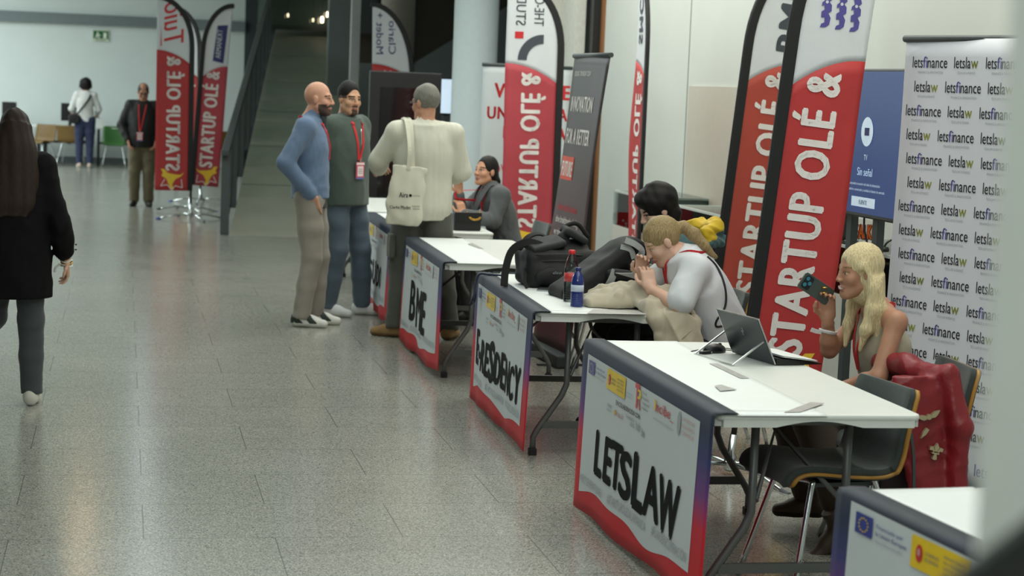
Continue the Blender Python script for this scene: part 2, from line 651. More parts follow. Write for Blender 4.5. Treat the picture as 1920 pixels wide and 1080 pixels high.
def floor_material():
    m = bpy.data.materials.new('terrazzo_tiles')
    m.use_nodes = True
    nt = m.node_tree
    N, Lk = nt.nodes, nt.links
    b = N['Principled BSDF']
    tc = N.new('ShaderNodeTexCoord')
    mp = N.new('ShaderNodeMapping')
    mp.inputs['Location'].default_value = (0.405, -0.15, 0)
    Lk.new(tc.outputs['Object'], mp.inputs[0])
    br = N.new('ShaderNodeTexBrick')
    br.offset = 0.5
    br.inputs['Scale'].default_value = 1.0
    br.inputs['Mortar Size'].default_value = 0.0028
    br.inputs['Mortar Smooth'].default_value = 0.3
    br.inputs['Brick Width'].default_value = 1.03
    br.inputs['Row Height'].default_value = 0.605
    br.inputs['Bias'].default_value = -0.2
    br.inputs['Color1'].default_value = (1, 1, 1, 1)
    br.inputs['Color2'].default_value = (0.93, 0.93, 0.93, 1)
    br.inputs['Mortar'].default_value = (0.42, 0.42, 0.40, 1)
    Lk.new(mp.outputs[0], br.inputs['Vector'])
    vo = N.new('ShaderNodeTexVoronoi')
    vo.inputs['Scale'].default_value = 210
    Lk.new(tc.outputs['Object'], vo.inputs['Vector'])
    rp = N.new('ShaderNodeValToRGB')
    rp.color_ramp.interpolation = 'CONSTANT'
    els = rp.color_ramp.elements
    base = lin((158, 157, 146))
    els[0].position, els[0].color = 0.0, (*lin((98, 98, 91)), 1)
    els[1].position, els[1].color = 0.14, (*lin((140, 140, 130)), 1)
    for p, c in ((0.36, (155, 154, 144)), (0.62, (165, 164, 154)), (0.86, (186, 185, 175))):
        e = els.new(p)
        e.color = (*lin(c), 1)
    sep = N.new('ShaderNodeSeparateColor')
    Lk.new(vo.outputs['Color'], sep.inputs[0])
    Lk.new(sep.outputs[0], rp.inputs[0])
    ns = N.new('ShaderNodeTexNoise')
    ns.inputs['Scale'].default_value = 1.3
    ns.inputs['Detail'].default_value = 5
    Lk.new(tc.outputs['Object'], ns.inputs['Vector'])
    r2 = N.new('ShaderNodeMapRange')
    r2.inputs['To Min'].default_value = 0.88
    r2.inputs['To Max'].default_value = 1.10
    Lk.new(ns.outputs['Fac'], r2.inputs[0])
    m1 = N.new('ShaderNodeMix')
    m1.data_type = 'RGBA'
    m1.blend_type = 'MULTIPLY'
    m1.inputs['Factor'].default_value = 1
    Lk.new(rp.outputs[0], m1.inputs[6])
    Lk.new(br.outputs['Color'], m1.inputs[7])
    m2 = N.new('ShaderNodeMix')
    m2.data_type = 'RGBA'
    m2.blend_type = 'MULTIPLY'
    m2.inputs['Factor'].default_value = 1
    Lk.new(m1.outputs[2], m2.inputs[6])
    Lk.new(r2.outputs[0], m2.inputs[7])
    Lk.new(m2.outputs[2], b.inputs['Base Color'])
    r3 = N.new('ShaderNodeMapRange')
    r3.inputs['To Min'].default_value = 0.15
    r3.inputs['To Max'].default_value = 0.23
    Lk.new(ns.outputs['Fac'], r3.inputs[0])
    Lk.new(r3.outputs[0], b.inputs['Roughness'])
    b.inputs['Specular IOR Level'].default_value = 0.6
    bp = N.new('ShaderNodeBump')
    bp.inputs['Strength'].default_value = 0.12
    bp.inputs['Distance'].default_value = 0.004
    Lk.new(br.outputs['Fac'], bp.inputs['Height'])
    bp.invert = True
    Lk.new(bp.outputs[0], b.inputs['Normal'])
    return m

YB = 38.4
structure('floor', MB().box2((-9, -3, -0.1), (13, 40, 0)), floor_material())
structure('ceiling', MB().box2((-9, -1, 4.5), (13, 40, 4.6)), M_wall)
structure('wall_left', MB().box2((-9.1, -1, 0), (-9, 40, 4.5)), M_wall)
structure('wall_back', MB().box2((-9, YB, 0), (2.35, YB+0.15, 4.5)), M_wallb)
structure('trim_back', MB().box2((-9, YB-0.12, 2.72), (2.35, YB-0.002, 2.92)), M_band)
structure('baseboard_back', MB().box2((-9, YB-0.03, 0), (1.4, YB-0.002, 0.12)), M_band)

# sloping stone ramp with its glass balustrade, rising away between the rear wall and the grey wall
rdir = Vector((math.sin(0.106), math.cos(0.106), 0))
rside = Vector((rdir.y, -rdir.x, 0))
r0 = G(430, 441)
RL, RS, RWID = 16.6, 0.172, 1.5
def ramp_pt(t, s, dz=0.0):
    p = r0+rdir*t+rside*s
    return Vector((p.x, p.y, t*RS+dz))
M_ramp = mat('ramp_stone', (168, 166, 152), 0.55, var=0.06, scale=2.5)
rb = MB()
rb.add([ramp_pt(0, 0), ramp_pt(0, RWID), ramp_pt(RL, RWID), ramp_pt(RL, 0), ramp_pt(0, 0, -0.05), ramp_pt(0, RWID, -0.05), ramp_pt(RL, RWID, -0.35), ramp_pt(RL, 0, -0.35)],
       [(0, 1, 2, 3), (7, 6, 5, 4), (0, 4, 5, 1), (1, 5, 6, 2), (2, 6, 7, 3), (3, 7, 4, 0)])
for t in (2.6, 5.0, 7.6, 10.2, 13.0):
    rb.add([ramp_pt(t, 0, 0.003), ramp_pt(t, RWID, 0.003), ramp_pt(t+0.03, RWID, 0.003), ramp_pt(t+0.03, 0, 0.003)], [(0, 1, 2, 3)], 1)
rb.Mi[2:6] = [2, 2, 2, 2]
structure('floor_ramp', rb, [M_ramp, mat('ramp_joint', (128, 126, 116), 0.7), M_grey])
structure('wall_ramp_end', MB().box2((2.35, YB, 0), (6.5, YB+0.15, 4.5)), M_slate)
rail = thing('glass_balustrade', 'grey steel balustrade with glass panels climbing the left edge of the ramp', 'railing', ramp_pt(0, -0.05))
RP = rail.location
def rel(p):
    return Vector(p)-RP
MB().bar(rel(ramp_pt(-0.12, -0.06, 0.97)), rel(ramp_pt(RL, -0.06, 0.97)), 0.09, 0.07).build('handrail', M_steel, rail, bevel=0.01)
for i in range(10):
    t = 0.02+1.72*i
    MB().bar(rel(ramp_pt(t, -0.06, 0.0 if i == 0 else -0.1)), rel(ramp_pt(t, -0.06, 0.96)), 0.10, 0.05, up=(0, 1, 0)).build('post', M_steel, rail, bevel=0.006)
    if i < 9:
        g = MB()
        a, b2 = t+0.08, t+1.64
        g.add([rel(ramp_pt(a, -0.06, 0.03)), rel(ramp_pt(b2, -0.06, 0.03)), rel(ramp_pt(b2, -0.06, 0.9)), rel(ramp_pt(a, -0.06, 0.9)),
               rel(ramp_pt(a, -0.05, 0.03)), rel(ramp_pt(b2, -0.05, 0.03)), rel(ramp_pt(b2, -0.05, 0.9)), rel(ramp_pt(a, -0.05, 0.9))],
              [(0, 1, 2, 3), (7, 6, 5, 4), (0, 4, 5, 1), (1, 5, 6, 2), (2, 6, 7, 3), (3, 7, 4, 0)])
        g.build('glass_panel', M_glassg, rail)
# glazed upper landing over the top of the ramp, with its lamp reflections added as glowing shapes
la, lb = A(512, 46, 37.2), A(656, 50, 37.4)
lb.z = la.z
gl = MB()
gl.box2((la.x-0.3, 37.2, la.z), (lb.x+0.1, 37.26, 4.5))
structure('window_1', gl, mat('landing_glass', (92, 104, 98), 0.08, var=0.03, coat=0.4))
structure('trim_landing', MB().box2((la.x-0.3, 37.15, la.z-0.09), (lb.x+0.1, 37.3, la.z)), mat('landing_edge', (66, 72, 70), 0.5))
for i, (px, py, s, lab) in enumerate(((604, 36, 0.026, 'brightest of the glowing lamp reflections above the ramp'), (615, 26, 0.024, 'second bright lamp reflection, upper right of the brightest one'),
                                (587, 37, 0.015, 'small dim lamp reflection just left of the brightest one'), (540, 28, 0.016, 'dim lamp reflection at the far left above the ramp'))):
    p = A(px, py, 36.9)
    t = thing('lamp_reflection', lab, 'reflection', p, group='lamp reflections above the ramp')  # glowing shape added for a lamp's reflection in the landing glass
    MB().lathe([(s*0.3, s*2), (s, s), (s*1.05, 0), (s, -s*2.2), (s*0.7, -s*2.6)], n=14).build('glint', mat('reflection_glow%d' % (i > 1), (255, 240, 210), emit=(255, 236, 196), estr=9.0 if i < 2 else 2.5), t)
    MB().tube([(0, 0, s*2), (0, 0, 4.5-p.z)], 0.004, 6).build('cord', M_black, t)  # made-up cord from the reflection shape to the ceiling

# right of the ramp: grey post, grey wall, dark soffits and the sloping underside of an upper flight
pa = A(661, 200, 24.0)
structure('trim_ramp_post', MB().box2((pa.x-0.055, 23.9, 0), (pa.x+0.055, 24.05, 4.5)), mat('pale_grey_steel', (150, 156, 154), 0.5, var=0.04))
structure('wall_rear_grey', MB().box2((3.25, 31, 0), (12, 31.2, 4.5)), M_grey)
a, b2 = A(668, 117, 28.0), A(776, 62, 28.0)
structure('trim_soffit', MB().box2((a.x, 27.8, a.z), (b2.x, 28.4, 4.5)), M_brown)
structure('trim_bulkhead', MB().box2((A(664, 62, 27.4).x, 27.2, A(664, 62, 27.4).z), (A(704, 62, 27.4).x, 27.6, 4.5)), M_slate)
c0 = A(746, 40, 26.5)
structure('column_beige', MB().lathe([(0.24, 2.2), (0.24, 4.5)], (c0.x, 26.5, 0), n=28), mat('beige_column', (150, 146, 136), 0.7, var=0.03))
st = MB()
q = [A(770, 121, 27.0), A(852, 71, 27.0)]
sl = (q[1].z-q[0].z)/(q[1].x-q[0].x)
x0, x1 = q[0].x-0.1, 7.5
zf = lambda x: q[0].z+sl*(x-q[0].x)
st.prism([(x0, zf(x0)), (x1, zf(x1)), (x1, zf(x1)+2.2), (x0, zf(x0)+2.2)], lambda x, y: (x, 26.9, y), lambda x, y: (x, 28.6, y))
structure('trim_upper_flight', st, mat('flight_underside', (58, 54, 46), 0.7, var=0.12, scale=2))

# pale round column between the display totem and the white roll-up banner
cx = A(887, 200, 21.0).x
structure('column_white', MB().lathe([(0.262, 0), (0.262, 0.12), (0.25, 0.13), (0.25, 4.5)], (cx, 21.0, 0), n=48), mat('column_paint', (206, 218, 220), 0.55, var=0.02))

# right-hand side: door recess, oak trim and the long white wall
dj = A(1087, 90, 18.9)
structure('wall_partition', MB().box2((4.12, 19.6, 0), (4.42, 19.75, 4.5)).box2((4.42, 19.6, 2.36), (4.62, 19.75, 4.5)), mat('partition_paint', (196, 196, 186), 0.7, var=0.03))
structure('door_1', MB().box2((4.30, 19.9, 0), (4.75, 19.95, 2.4)), mat('grey_door', (120, 124, 124), 0.5, var=0.05))
structure('trim_jamb', MB().box2((4.50, 18.9, 0), (4.60, 19.7, 4.5)), mat('jamb_paint', (206, 207, 198), 0.6))
XW = 4.72
structure('trim_oak', MB().box2((XW-0.01, 18.55, 0), (XW+0.10, 18.7, 4.5)), M_wood)
structure('trim_door_gap', MB().box2((XW-0.09, 18.70, 0), (XW+0.02, 18.85, 4.5)), M_dark)
wr = MB().box2((XW, -1, 0), (XW+0.15, 18.55, 4.5))
structure('wall_right', wr, M_wall)
for i, Y in enumerate((4.2, 7.0, 9.35, 12.6, 15.6)):
    structure('trim_panel_joint_%d' % (i+1), MB().box2((XW-0.004, Y, 0), (XW+0.001, Y+0.012, 4.5)), mat('joint_grey', (120, 122, 116), 0.8))  # thin grey strips along the panel joints
structure('trim_reflection_band', MB().box2((XW-0.02, 14.2, 0), (XW-0.001, 15.5, 1.9)), mat('reflection_tint', (186, 182, 170), 0.6, var=0.02))  # wall reflection put in as a thin, slightly greyer slab
structure('baseboard_right', MB().box2((XW-0.02, -1, 0), (XW, 18.55, 0.1)), M_band)

# strip lights and a warm spot under the ceiling (their reflections run down the floor)
def strip(loc, length, lab):
    t = thing('strip_light', lab, 'ceiling light', loc)
    MB().box2((-0.07, 0, 0), (0.07, length, 0.07)).build('housing', M_white, t, bevel=0.005)
    MB().box2((-0.055, 0.02, -0.012), (0.055, length-0.02, 0.0)).build('diffuser', M_lamp, t)
strip((0.40, 17, 4.40), 20, 'long white strip light running down the ceiling over the aisle')
t = thing('ceiling_spotlight', 'warm spotlight in the ceiling over the far end of the aisle', 'ceiling light', (-0.42, 24.8, 4.36))
MB().lathe([(0.09, 0.14), (0.12, 0.12), (0.13, 0.0), (0.11, 0.0)], n=20).build('housing', M_black, t)
MB().lathe([(0.10, 0.0), (0.085, -0.02), (0.02, -0.03)], n=20).build('lens', M_warm, t)

# near column and handrail at the right of the view
px = A(1848, 540, 1.12).x
structure('column_near', MB().box2((px, 0.7, 0), (px+0.45, 1.12, 4.5)), mat('near_column_paint', (200, 206, 198), 0.7, var=0.02), bevel=0.01)
h0, h1 = A(1760, 1166, 1.0), A(2000, 984, 0.92)
hr = thing('stair_handrail', 'dark rounded handrail in front of the near column at the lower right corner', 'handrail', h0)
MB().tube([Vector((0, 0, 0)), h1-h0, (h1-h0)*1.6], 0.0165, 16).build('rail', mat('dark_rail', (30, 34, 34), 0.45, var=0.1), hr)
e = (h1-h0)*1.5
MB().tube([e, (e.x, e.y, -h0.z)], 0.018, 12).build('post', M_steel, hr)
e = (h1-h0)*-0.05
MB().tube([Vector((0, 0, 0)), (e.x-0.02, e.y, -h0.z)], 0.016, 12).build('post', M_steel, hr)
# ------------------------------------------------------------------ folding tables and their printed covers
M_top = mat('table_plastic', (218, 221, 215), 0.38, var=0.015, bump=0.03, bscale=260)
M_leg = mat('table_leg_grey', (92, 94, 92), 0.42, 0.3, var=0.06)
M_foot = mat('rubber_foot', (14, 14, 14), 0.7)
TL, TW, TH = 1.83, 0.76, 0.74

def rounded_rect(x0, y0, x1, y1, r, n=6):
    o = []
    for cx_, cy_, a0 in ((x1-r, y1-r, 0), (x0+r, y1-r, 90), (x0+r, y0+r, 180), (x1-r, y0+r, 270)):
        for k in range(n+1):
            a = R(a0+90*k/n)
            o.append((cx_+r*math.cos(a), cy_+r*math.sin(a)))
    return o

def folding_table(x, y, rz, label):
    """origin at the near end of the aisle side; x runs back from the aisle, y down the row"""
    t = thing('folding_table', label, 'table', (x, y, 0), rz, 'white folding tables')
    m = MB()
    rr = rounded_rect(0, 0, TW, TL, 0.045)
    m.prism(rr, lambda a, b: (a, b, TH-0.022), lambda a, b: (a, b, TH))
    m.build('tabletop', M_top, t, bevel=0.008)
    sk = MB()
    for yy, sg in ((0.0, 1), (TL, -1)):
        # end apron with a shallow arched cut in the middle
        up, dn = TH-0.02, TH-0.046
        pts = [(0.03, up), (0.03, dn)]+[(0.22+0.32*k/10, dn+0.022*math.sin(PI*k/10)) for k in range(11)]+[(TW-0.03, dn), (TW-0.03, up)]
        sk.prism(pts, lambda a, b, yy=yy, sg=sg: (a, yy+sg*0.004, b), lambda a, b, yy=yy, sg=sg: (a, yy+sg*0.03, b))
    for xx in (0.006, TW-0.03):
        sk.box2((xx, 0.03, TH-0.046), (xx+0.024, TL-0.03, TH-0.02))
    sk.build('apron', M_top, t)
    for yy, sg in ((0.17, 1), (TL-0.17, -1)):
        for s in (-1, 1):
            c = TW/2
            p = [(c+s*0.175, yy, TH-0.03), (c+s*0.175, yy, 0.36), (c+s*0.20, yy, 0.30), (c+s*0.315, yy, 0.13), (c+s*0.335, yy, 0.09), (c+s*0.335, yy, 0.02)]
            MB().tube(p, 0.0155, 10).build('leg', M_leg, t)
            MB().box2((c+s*0.335-0.02, yy-0.02, 0), (c+s*0.335+0.02, yy+0.02, 0.035)).build('foot_cap', M_foot, t, bevel=0.004)
        MB().bar((TW/2-0.29, yy, 0.155), (TW/2+0.29, yy, 0.155), 0.022, 0.035).build('crossbar', M_leg, t)
        MB().bar((TW/2-0.19, yy, TH-0.05), (TW/2+0.19, yy, TH-0.05), 0.03, 0.03).build('leg_hinge', M_leg, t)
        yb = yy+sg*0.42
        MB().tube([(TW/2-0.16, yy, 0.40), (TW/2, yy+sg*0.28, TH-0.13), (TW/2+0.16, yy, 0.40)], 0.010, 8).build('brace', M_leg, t)
        MB().tube([(TW/2, yy+sg*0.28, TH-0.13), (TW/2, yb, TH-0.05)], 0.010, 8).build('brace', M_leg, t)
    return t

def gradient_mat():
    m = bpy.data.materials.new('printed_gradient')
    m.use_nodes = True
    nt = m.node_tree
    b = nt.nodes['Principled BSDF']
    tc = nt.nodes.new('ShaderNodeTexCoord')
    sp = nt.nodes.new('ShaderNodeSeparateXYZ')
    nt.links.new(tc.outputs['Object'], sp.inputs[0])
    ns = nt.nodes.new('ShaderNodeTexNoise')
    ns.inputs['Scale'].default_value = 3
    nt.links.new(tc.outputs['Object'], ns.inputs['Vector'])
    ad = nt.nodes.new('ShaderNodeMath')
    ad.operation = 'MULTIPLY_ADD'
    ad.inputs[1].default_value = 0.10
    nt.links.new(ns.outputs['Fac'], ad.inputs[0])
    nt.links.new(sp.outputs['Z'], ad.inputs[2])
    r = nt.nodes.new('ShaderNodeValToRGB')
    e = r.color_ramp.elements
    e[0].position, e[0].color = 0.22, (*lin((206, 36, 44)), 1)
    e[1].position, e[1].color = 0.80, (*lin((50, 56, 64)), 1)
    for p, c in ((0.38, (206, 40, 60)), (0.48, (116, 62, 132)), (0.60, (62, 64, 118)), (0.70, (44, 54, 84))):
        x = e.new(p)
        x.color = (*lin(c), 1)
    nt.links.new(ad.outputs[0], r.inputs[0])
    nt.links.new(r.outputs[0], b.inputs['Base Color'])
    b.inputs['Roughness'].default_value = 0.6
    b.inputs['Specular IOR Level'].default_value = 0.25
    vo = nt.nodes.new('ShaderNodeTexVoronoi')
    vo.inputs['Scale'].default_value = 22
    nt.links.new(tc.outputs['Object'], vo.inputs['Vector'])
    return m
M_grad = gradient_mat()
M_pw = mat('banner_white', (206, 213, 216), 0.5, var=0.01)
M_strip = mat('white_paper_strip', (226, 230, 227), 0.5, var=0.01)
M_ink = mat('black_ink', (14, 14, 15), 0.8, var=0.05, spec=0.15)
M_grink = mat('grey_ink', (112, 116, 122), 0.6, var=0.05)
M_eu = mat('eu_blue', (36, 52, 140), 0.5, var=0.04)
M_yel = mat('flag_yellow', (238, 200, 18), 0.5, var=0.04)
M_redi = mat('red_ink', (204, 40, 44), 0.5, var=0.04)
M_lred = mat('pale_red_ink', (204, 150, 150), 0.5, var=0.04)
M_lgrey = mat('pale_grey_ink', (160, 166, 172), 0.5, var=0.04)
PM = [M_grad, M_pw, M_strip, M_ink, M_grink, M_eu, M_yel, M_redi, M_lred, M_lgrey]

def table_banner(tab, label, words, seed, letters=0.0, wave=1.0, dy=0.0):
    """printed cover hung over the aisle side of a table; t: 0 at the far end, L at the near end (reading direction)"""
    b = thing('table_banner', label, 'banner', tab.location, tab.rotation_euler.z, 'printed table banners')
    rng = random.Random(seed)
    p1, p2, p3 = rng.uniform(0, 6), rng.uniform(0, 6), rng.uniform(0, 6)
    ztop = TH+0.004
    def S(t, h, off=0.0):
        """t along the banner, h hanging length below the table edge"""
        k = max(0, h)/0.7
        dx = wave*k**1.3*(0.008*math.sin(t*6.2+p1)+0.0045*math.sin(t*13+p2))
        return Vector((-0.012-off+dx-0.02*k, TL-t, ztop-max(h, 0)-0.0))
    ext = 0.02
    hb = lambda t: 0.733-0.05*t/TL+0.008*math.sin(t*7+p3)
    m = MB()
    N, Hn = 48, 14
    vs = []
    for i in range(N+1):
        t = -ext+(TL+2*ext)*i/N
        row = [Vector((0.075, TL-t, ztop+0.001)), Vector((0.03, TL-t, ztop+0.003)), Vector((-0.004, TL-t, ztop))]+[S(t, 0.012+(hb(t)-0.012)*j/Hn) for j in range(Hn+1)]
        vs += row
    w_ = Hn+4
    m.add(vs, [(i*w_+j, i*w_+j+1, (i+1)*w_+j+1, (i+1)*w_+j) for i in range(N) for j in range(w_-1)], 0, True)
    m.build('printed_cloth', PM, b, solid=0.0015)
    # white printed field with its wavy lower edge
    f = MB()
    t0, t1, h0 = 0.075, 1.705, 0.052-dy
    hw = lambda t: 0.640-0.04*t/TL+0.020*math.sin(t*5.0+2.2)+0.008*math.sin(t*11+p1)
    vs = []
    for i in range(N+1):
        t = t0+(t1-t0)*i/N
        vs += [S(t, h0+(hw(t)-h0)*j/10, 0.002) for j in range(11)]
    f.add(vs, [(i*11+j, i*11+j+1, (i+1)*11+j+1, (i+1)*11+j) for i in range(N) for j in range(10)], 1, True)
    f.build('white_field', PM, b)
    # lettering and logos
    q = MB()
    q.fine = 0.045
    lift = lambda x, y: -y*0.70-0.012-0.012*x/TL-dy
    W = lambda x, y: S(x, lift(x, y), 0.0055)
    WB = lambda x, y: S(x, -y-0.03*x/TL-dy*0.5, 0.0055)          # y negative downwards from the table edge
    q.rect(0.115, -0.20, 0.215, -0.12, W, 5)
    for k in range(12):
        a = 2*PI*k/12
        q.disc(0.165+0.026*math.cos(a), -0.16+0.026*math.sin(a), 0.004, lambda x, y: S(x, lift(x, y), 0.0072), 6, 6)
    q.text('Financiado por', 0.235, -0.150, 0.016, W, 5, 0.0, wid=0.15)
    q.text('la Unión Europea', 0.235, -0.178, 0.016, W, 5, 0.01, wid=0.17)
    q.text('NextGenerationEU', 0.235, -0.205, 0.012, W, 9, wid=0.15)
    q.rect(0.43, -0.225, 0.72, -0.105, W, 6)
    Wt = lambda x, y: S(x, lift(x, y), 0.0072)
    q.disc(0.475, -0.165, 0.018, Wt, 7, 12, ry=0.034)
    q.disc(0.475, -0.160, 0.008, lambda x, y: S(x, lift(x, y), 0.0085), 8, 10, ry=0.015)
    for k in range(2):
        q.text(('GOBIERNO', 'DE ESPAÑA')[k], 0.505, -0.160-0.022*k, 0.013, Wt, 4, wid=0.07)
    for k in range(4):
        q.text(('MINISTERIO', 'PARA LA TRANSFORMACIÓN', 'DIGITAL Y DE LA', 'FUNCIÓN PÚBLICA')[k], 0.60, -0.140-0.020*k, 0.011, Wt, 4, wid=0.10)
    q.text('SECRETARÍA DE ESTADO', 0.735, -0.185, 0.010, W, 9, wid=0.10)
    q.text('DE DIGITALIZACIÓN', 0.735, -0.205, 0.010, W, 9, wid=0.09)
    # red and yellow R
    q.rect(0.885, -0.235, 0.905, -0.095, W, 7)
    q.rect(0.865, -0.125, 0.93, -0.095, W, 7)
    q.poly([(0.905, -0.125), (0.945, -0.125), (0.955, -0.15), (0.945, -0.175), (0.905, -0.18), (0.905, -0.168), (0.93, -0.16), (0.935, -0.15), (0.93, -0.14), (0.905, -0.138)], W, 6)
    q.poly([(0.915, -0.18), (0.932, -0.18), (0.955, -0.235), (0.935, -0.235)], W, 7)
    for k in range(4):
        q.text(('Plan de', 'Recuperación,', 'Transformación', 'y Resiliencia')[k], 0.97, -0.135-0.028*k, 0.015, W, 4, wid=(0.06, 0.10, 0.11, 0.09)[k])
    q.text('incibe_', 1.15, -0.185, 0.055, W, 7, 0.03, wid=0.25)
    q.rect(1.147, -0.182, 1.165, -0.125, Wt, 6)
    q.text('INSTITUTO NACIONAL DE CIBERSEGURIDAD', 1.14, -0.235, 0.012, W, 9, wid=0.27)
    q.disc(1.47, -0.175, 0.022, W, 9, 16, ry=0.062)
    for k in range(3):
        q.text(('UNIVERSIDAD', 'DE SALAMANCA', 'CAMPUS')[k], 1.51, -0.15-0.035*k, 0.018, W, 8, wid=0.15)
    q.text('EN COLABORACIÓN CON:', 0.60, -0.285, 0.026, W, 3, 0.02, wid=0.36)
    for (s_, x, y, h, mi, wd) in (('CÁMARA', 0.46, -0.325, 0.018, 9, 0.08), ('salamanca', 0.46, -0.348, 0.012, 9, 0.08), ('Renault', 0.60, -0.345, 0.03, 8, 0.12), ('SALAMANCA', 0.76, -0.320, 0.018, 9, 0.12),
                                  ('USAL', 0.82, -0.35, 0.022, 9, 0.07), ('hub', 0.91, -0.35, 0.05, 9, 0.06), ('be', 0.99, -0.365, 0.045, 9, 0.05)):
        q.text(s_, x, y, h, W, mi, 0.01, wid=wd)
    q.disc(0.585, -0.335, 0.014, W, 6, 10)
    q.build('sponsor_logos', PM, b)
    q = MB()
    q.fine = 0.045
    for (s_, x, y, h, bo, wd) in words:
        q.text(s_, x, -y-0.05, h*0.95, WB, 3, bo*0.85, wid=wd)
    q.build('title_lettering', PM, b)
    q = MB()
    q.fine = 0.045
    q.text('#NEXTGENERATIONEU', 0.085, -0.605, 0.034, WB, 9, 0.0, wid=0.40)
    q.text('#STARTUPOLÉSALAMANCA', 0.58, -0.600, 0.036, WB, 9, 0.0, wid=0.56)
    q.text('#PLANDERECUPERACIÓN', 1.22, -0.590, 0.036, WB, 9, 0.0, wid=0.46)
    q.build('hashtag_lettering', PM, b)
    s = MB()
    s.rect(0.07, 0.05, 0.40, TL-0.005, lambda x, y: (x, y, TH+0.0022+0.0012*math.sin(x*9+y*5)), 0, 10, 30)
    s.rect(0.07, -0.012, 0.40, 0.05, lambda x, y: (x, y, TH+0.0030-0.006*max(0, 0.0-y)/0.012), 0, 10, 6)
    s.build('top_strip', M_strip, b, solid=0.001)
    return b

TABS = {}
for key, x, y, rz, lab in (('N', 2.15, 3.07, 0.085, 'white folding table nearest the camera, cut by the near column'),
                           ('L', 2.005, 6.10, 0.0, 'white folding table with the laptop and mouse on it'),
                           ('E', 1.985, 8.92, -0.035, 'white folding table holding the black bags and beige sweater'),
                           ('B', 1.950, 11.38, -0.02, 'bare white folding table just in front of the man with the tote bag'),
                           ('Q', 1.965, 13.78, -0.02, 'white folding table where the woman in the grey blazer sits'),
                           ('F', 2.00, 15.86, 0.0, 'farthest white folding table of the row, in front of the black display')):
    TABS[key] = folding_table(x, y, rz, lab)
table_banner(TABS['L'], 'printed banner with seven bold black capitals, on the table with the tablet computer', [('LE', 0.33, 0.475, 0.185, 0.10, 0.27), ('T', 0.60, 0.475, 0.19, 0.08, 0.15), ('S', 0.735, 0.485, 0.185, 0.11, 0.15), ('L', 0.93, 0.49, 0.215, 0.12, 0.14), ('A', 1.09, 0.485, 0.20, 0.09, 0.20), ('W', 1.29, 0.495, 0.205, 0.09, 0.26)], 3, wave=0.5)
table_banner(TABS['E'], 'printed banner with a long hyphenated black word, on the table with the backpack', [('E', 0.15, 0.455, 0.20, 0.09, 0.10), ('-', 0.27, 0.455, 0.20, 0.10, 0.08), ('R', 0.38, 0.47, 0.18, 0.07, 0.125), ('E', 0.53, 0.475, 0.185, 0.09, 0.10), ('S', 0.655, 0.48, 0.215, 0.14, 0.15), ('I', 0.825, 0.465, 0.15, 0.08, 0.02), ('D', 0.865, 0.47, 0.17, 0.10, 0.13), ('E', 1.03, 0.47, 0.19, 0.09, 0.11), ('N', 1.17, 0.475, 0.185, 0.05, 0.14), ('C', 1.34, 0.475, 0.17, 0.10, 0.13), ('Y', 1.49, 0.475, 0.19, 0.09, 0.15)], 8)
table_banner(TABS['B'], 'printed banner with three tall black capitals, on the bare table', [('B', 0.51, 0.475, 0.27, 0.08, 0.19), ('M', 0.765, 0.505, 0.28, 0.045, 0.27), ('E', 1.09, 0.505, 0.275, 0.08, 0.15)], 12)
table_banner(TABS['Q'], 'farthest of the printed banners, partly behind the man in the cream shirt', [('Q', 0.36, 0.44, 0.16, 0.07, 0.18), ('S', 0.60, 0.45, 0.16, 0.08, 0.17), ('U', 0.82, 0.46, 0.19, 0.08, 0.19), ('DO', 1.08, 0.46, 0.17, 0.08, 0.32)], 21)
table_banner(TABS['N'], 'nearest table banner with only its blue flag and yellow emblem showing', [('STARTUP', 0.4, 0.50, 0.17, 0.07, 0.9)], 30, wave=0.4, dy=0.036)

# ------------------------------------------------------------------ chairs: bent wooden shell, padded in green, on chrome legs
M_pad = mat('green_grey_upholstery', (54, 63, 61), 0.8, var=0.10, scale=60, bump=0.15, bscale=300, sheen=0.2)
M_ply = mat('ply_edge', (176, 128, 54), 0.45, var=0.15, scale=10)
M_tan = mat('mustard_plastic', (112, 86, 40), 0.5, var=0.06)
M_green = mat('green_plastic', (62, 116, 52), 0.45, var=0.05)

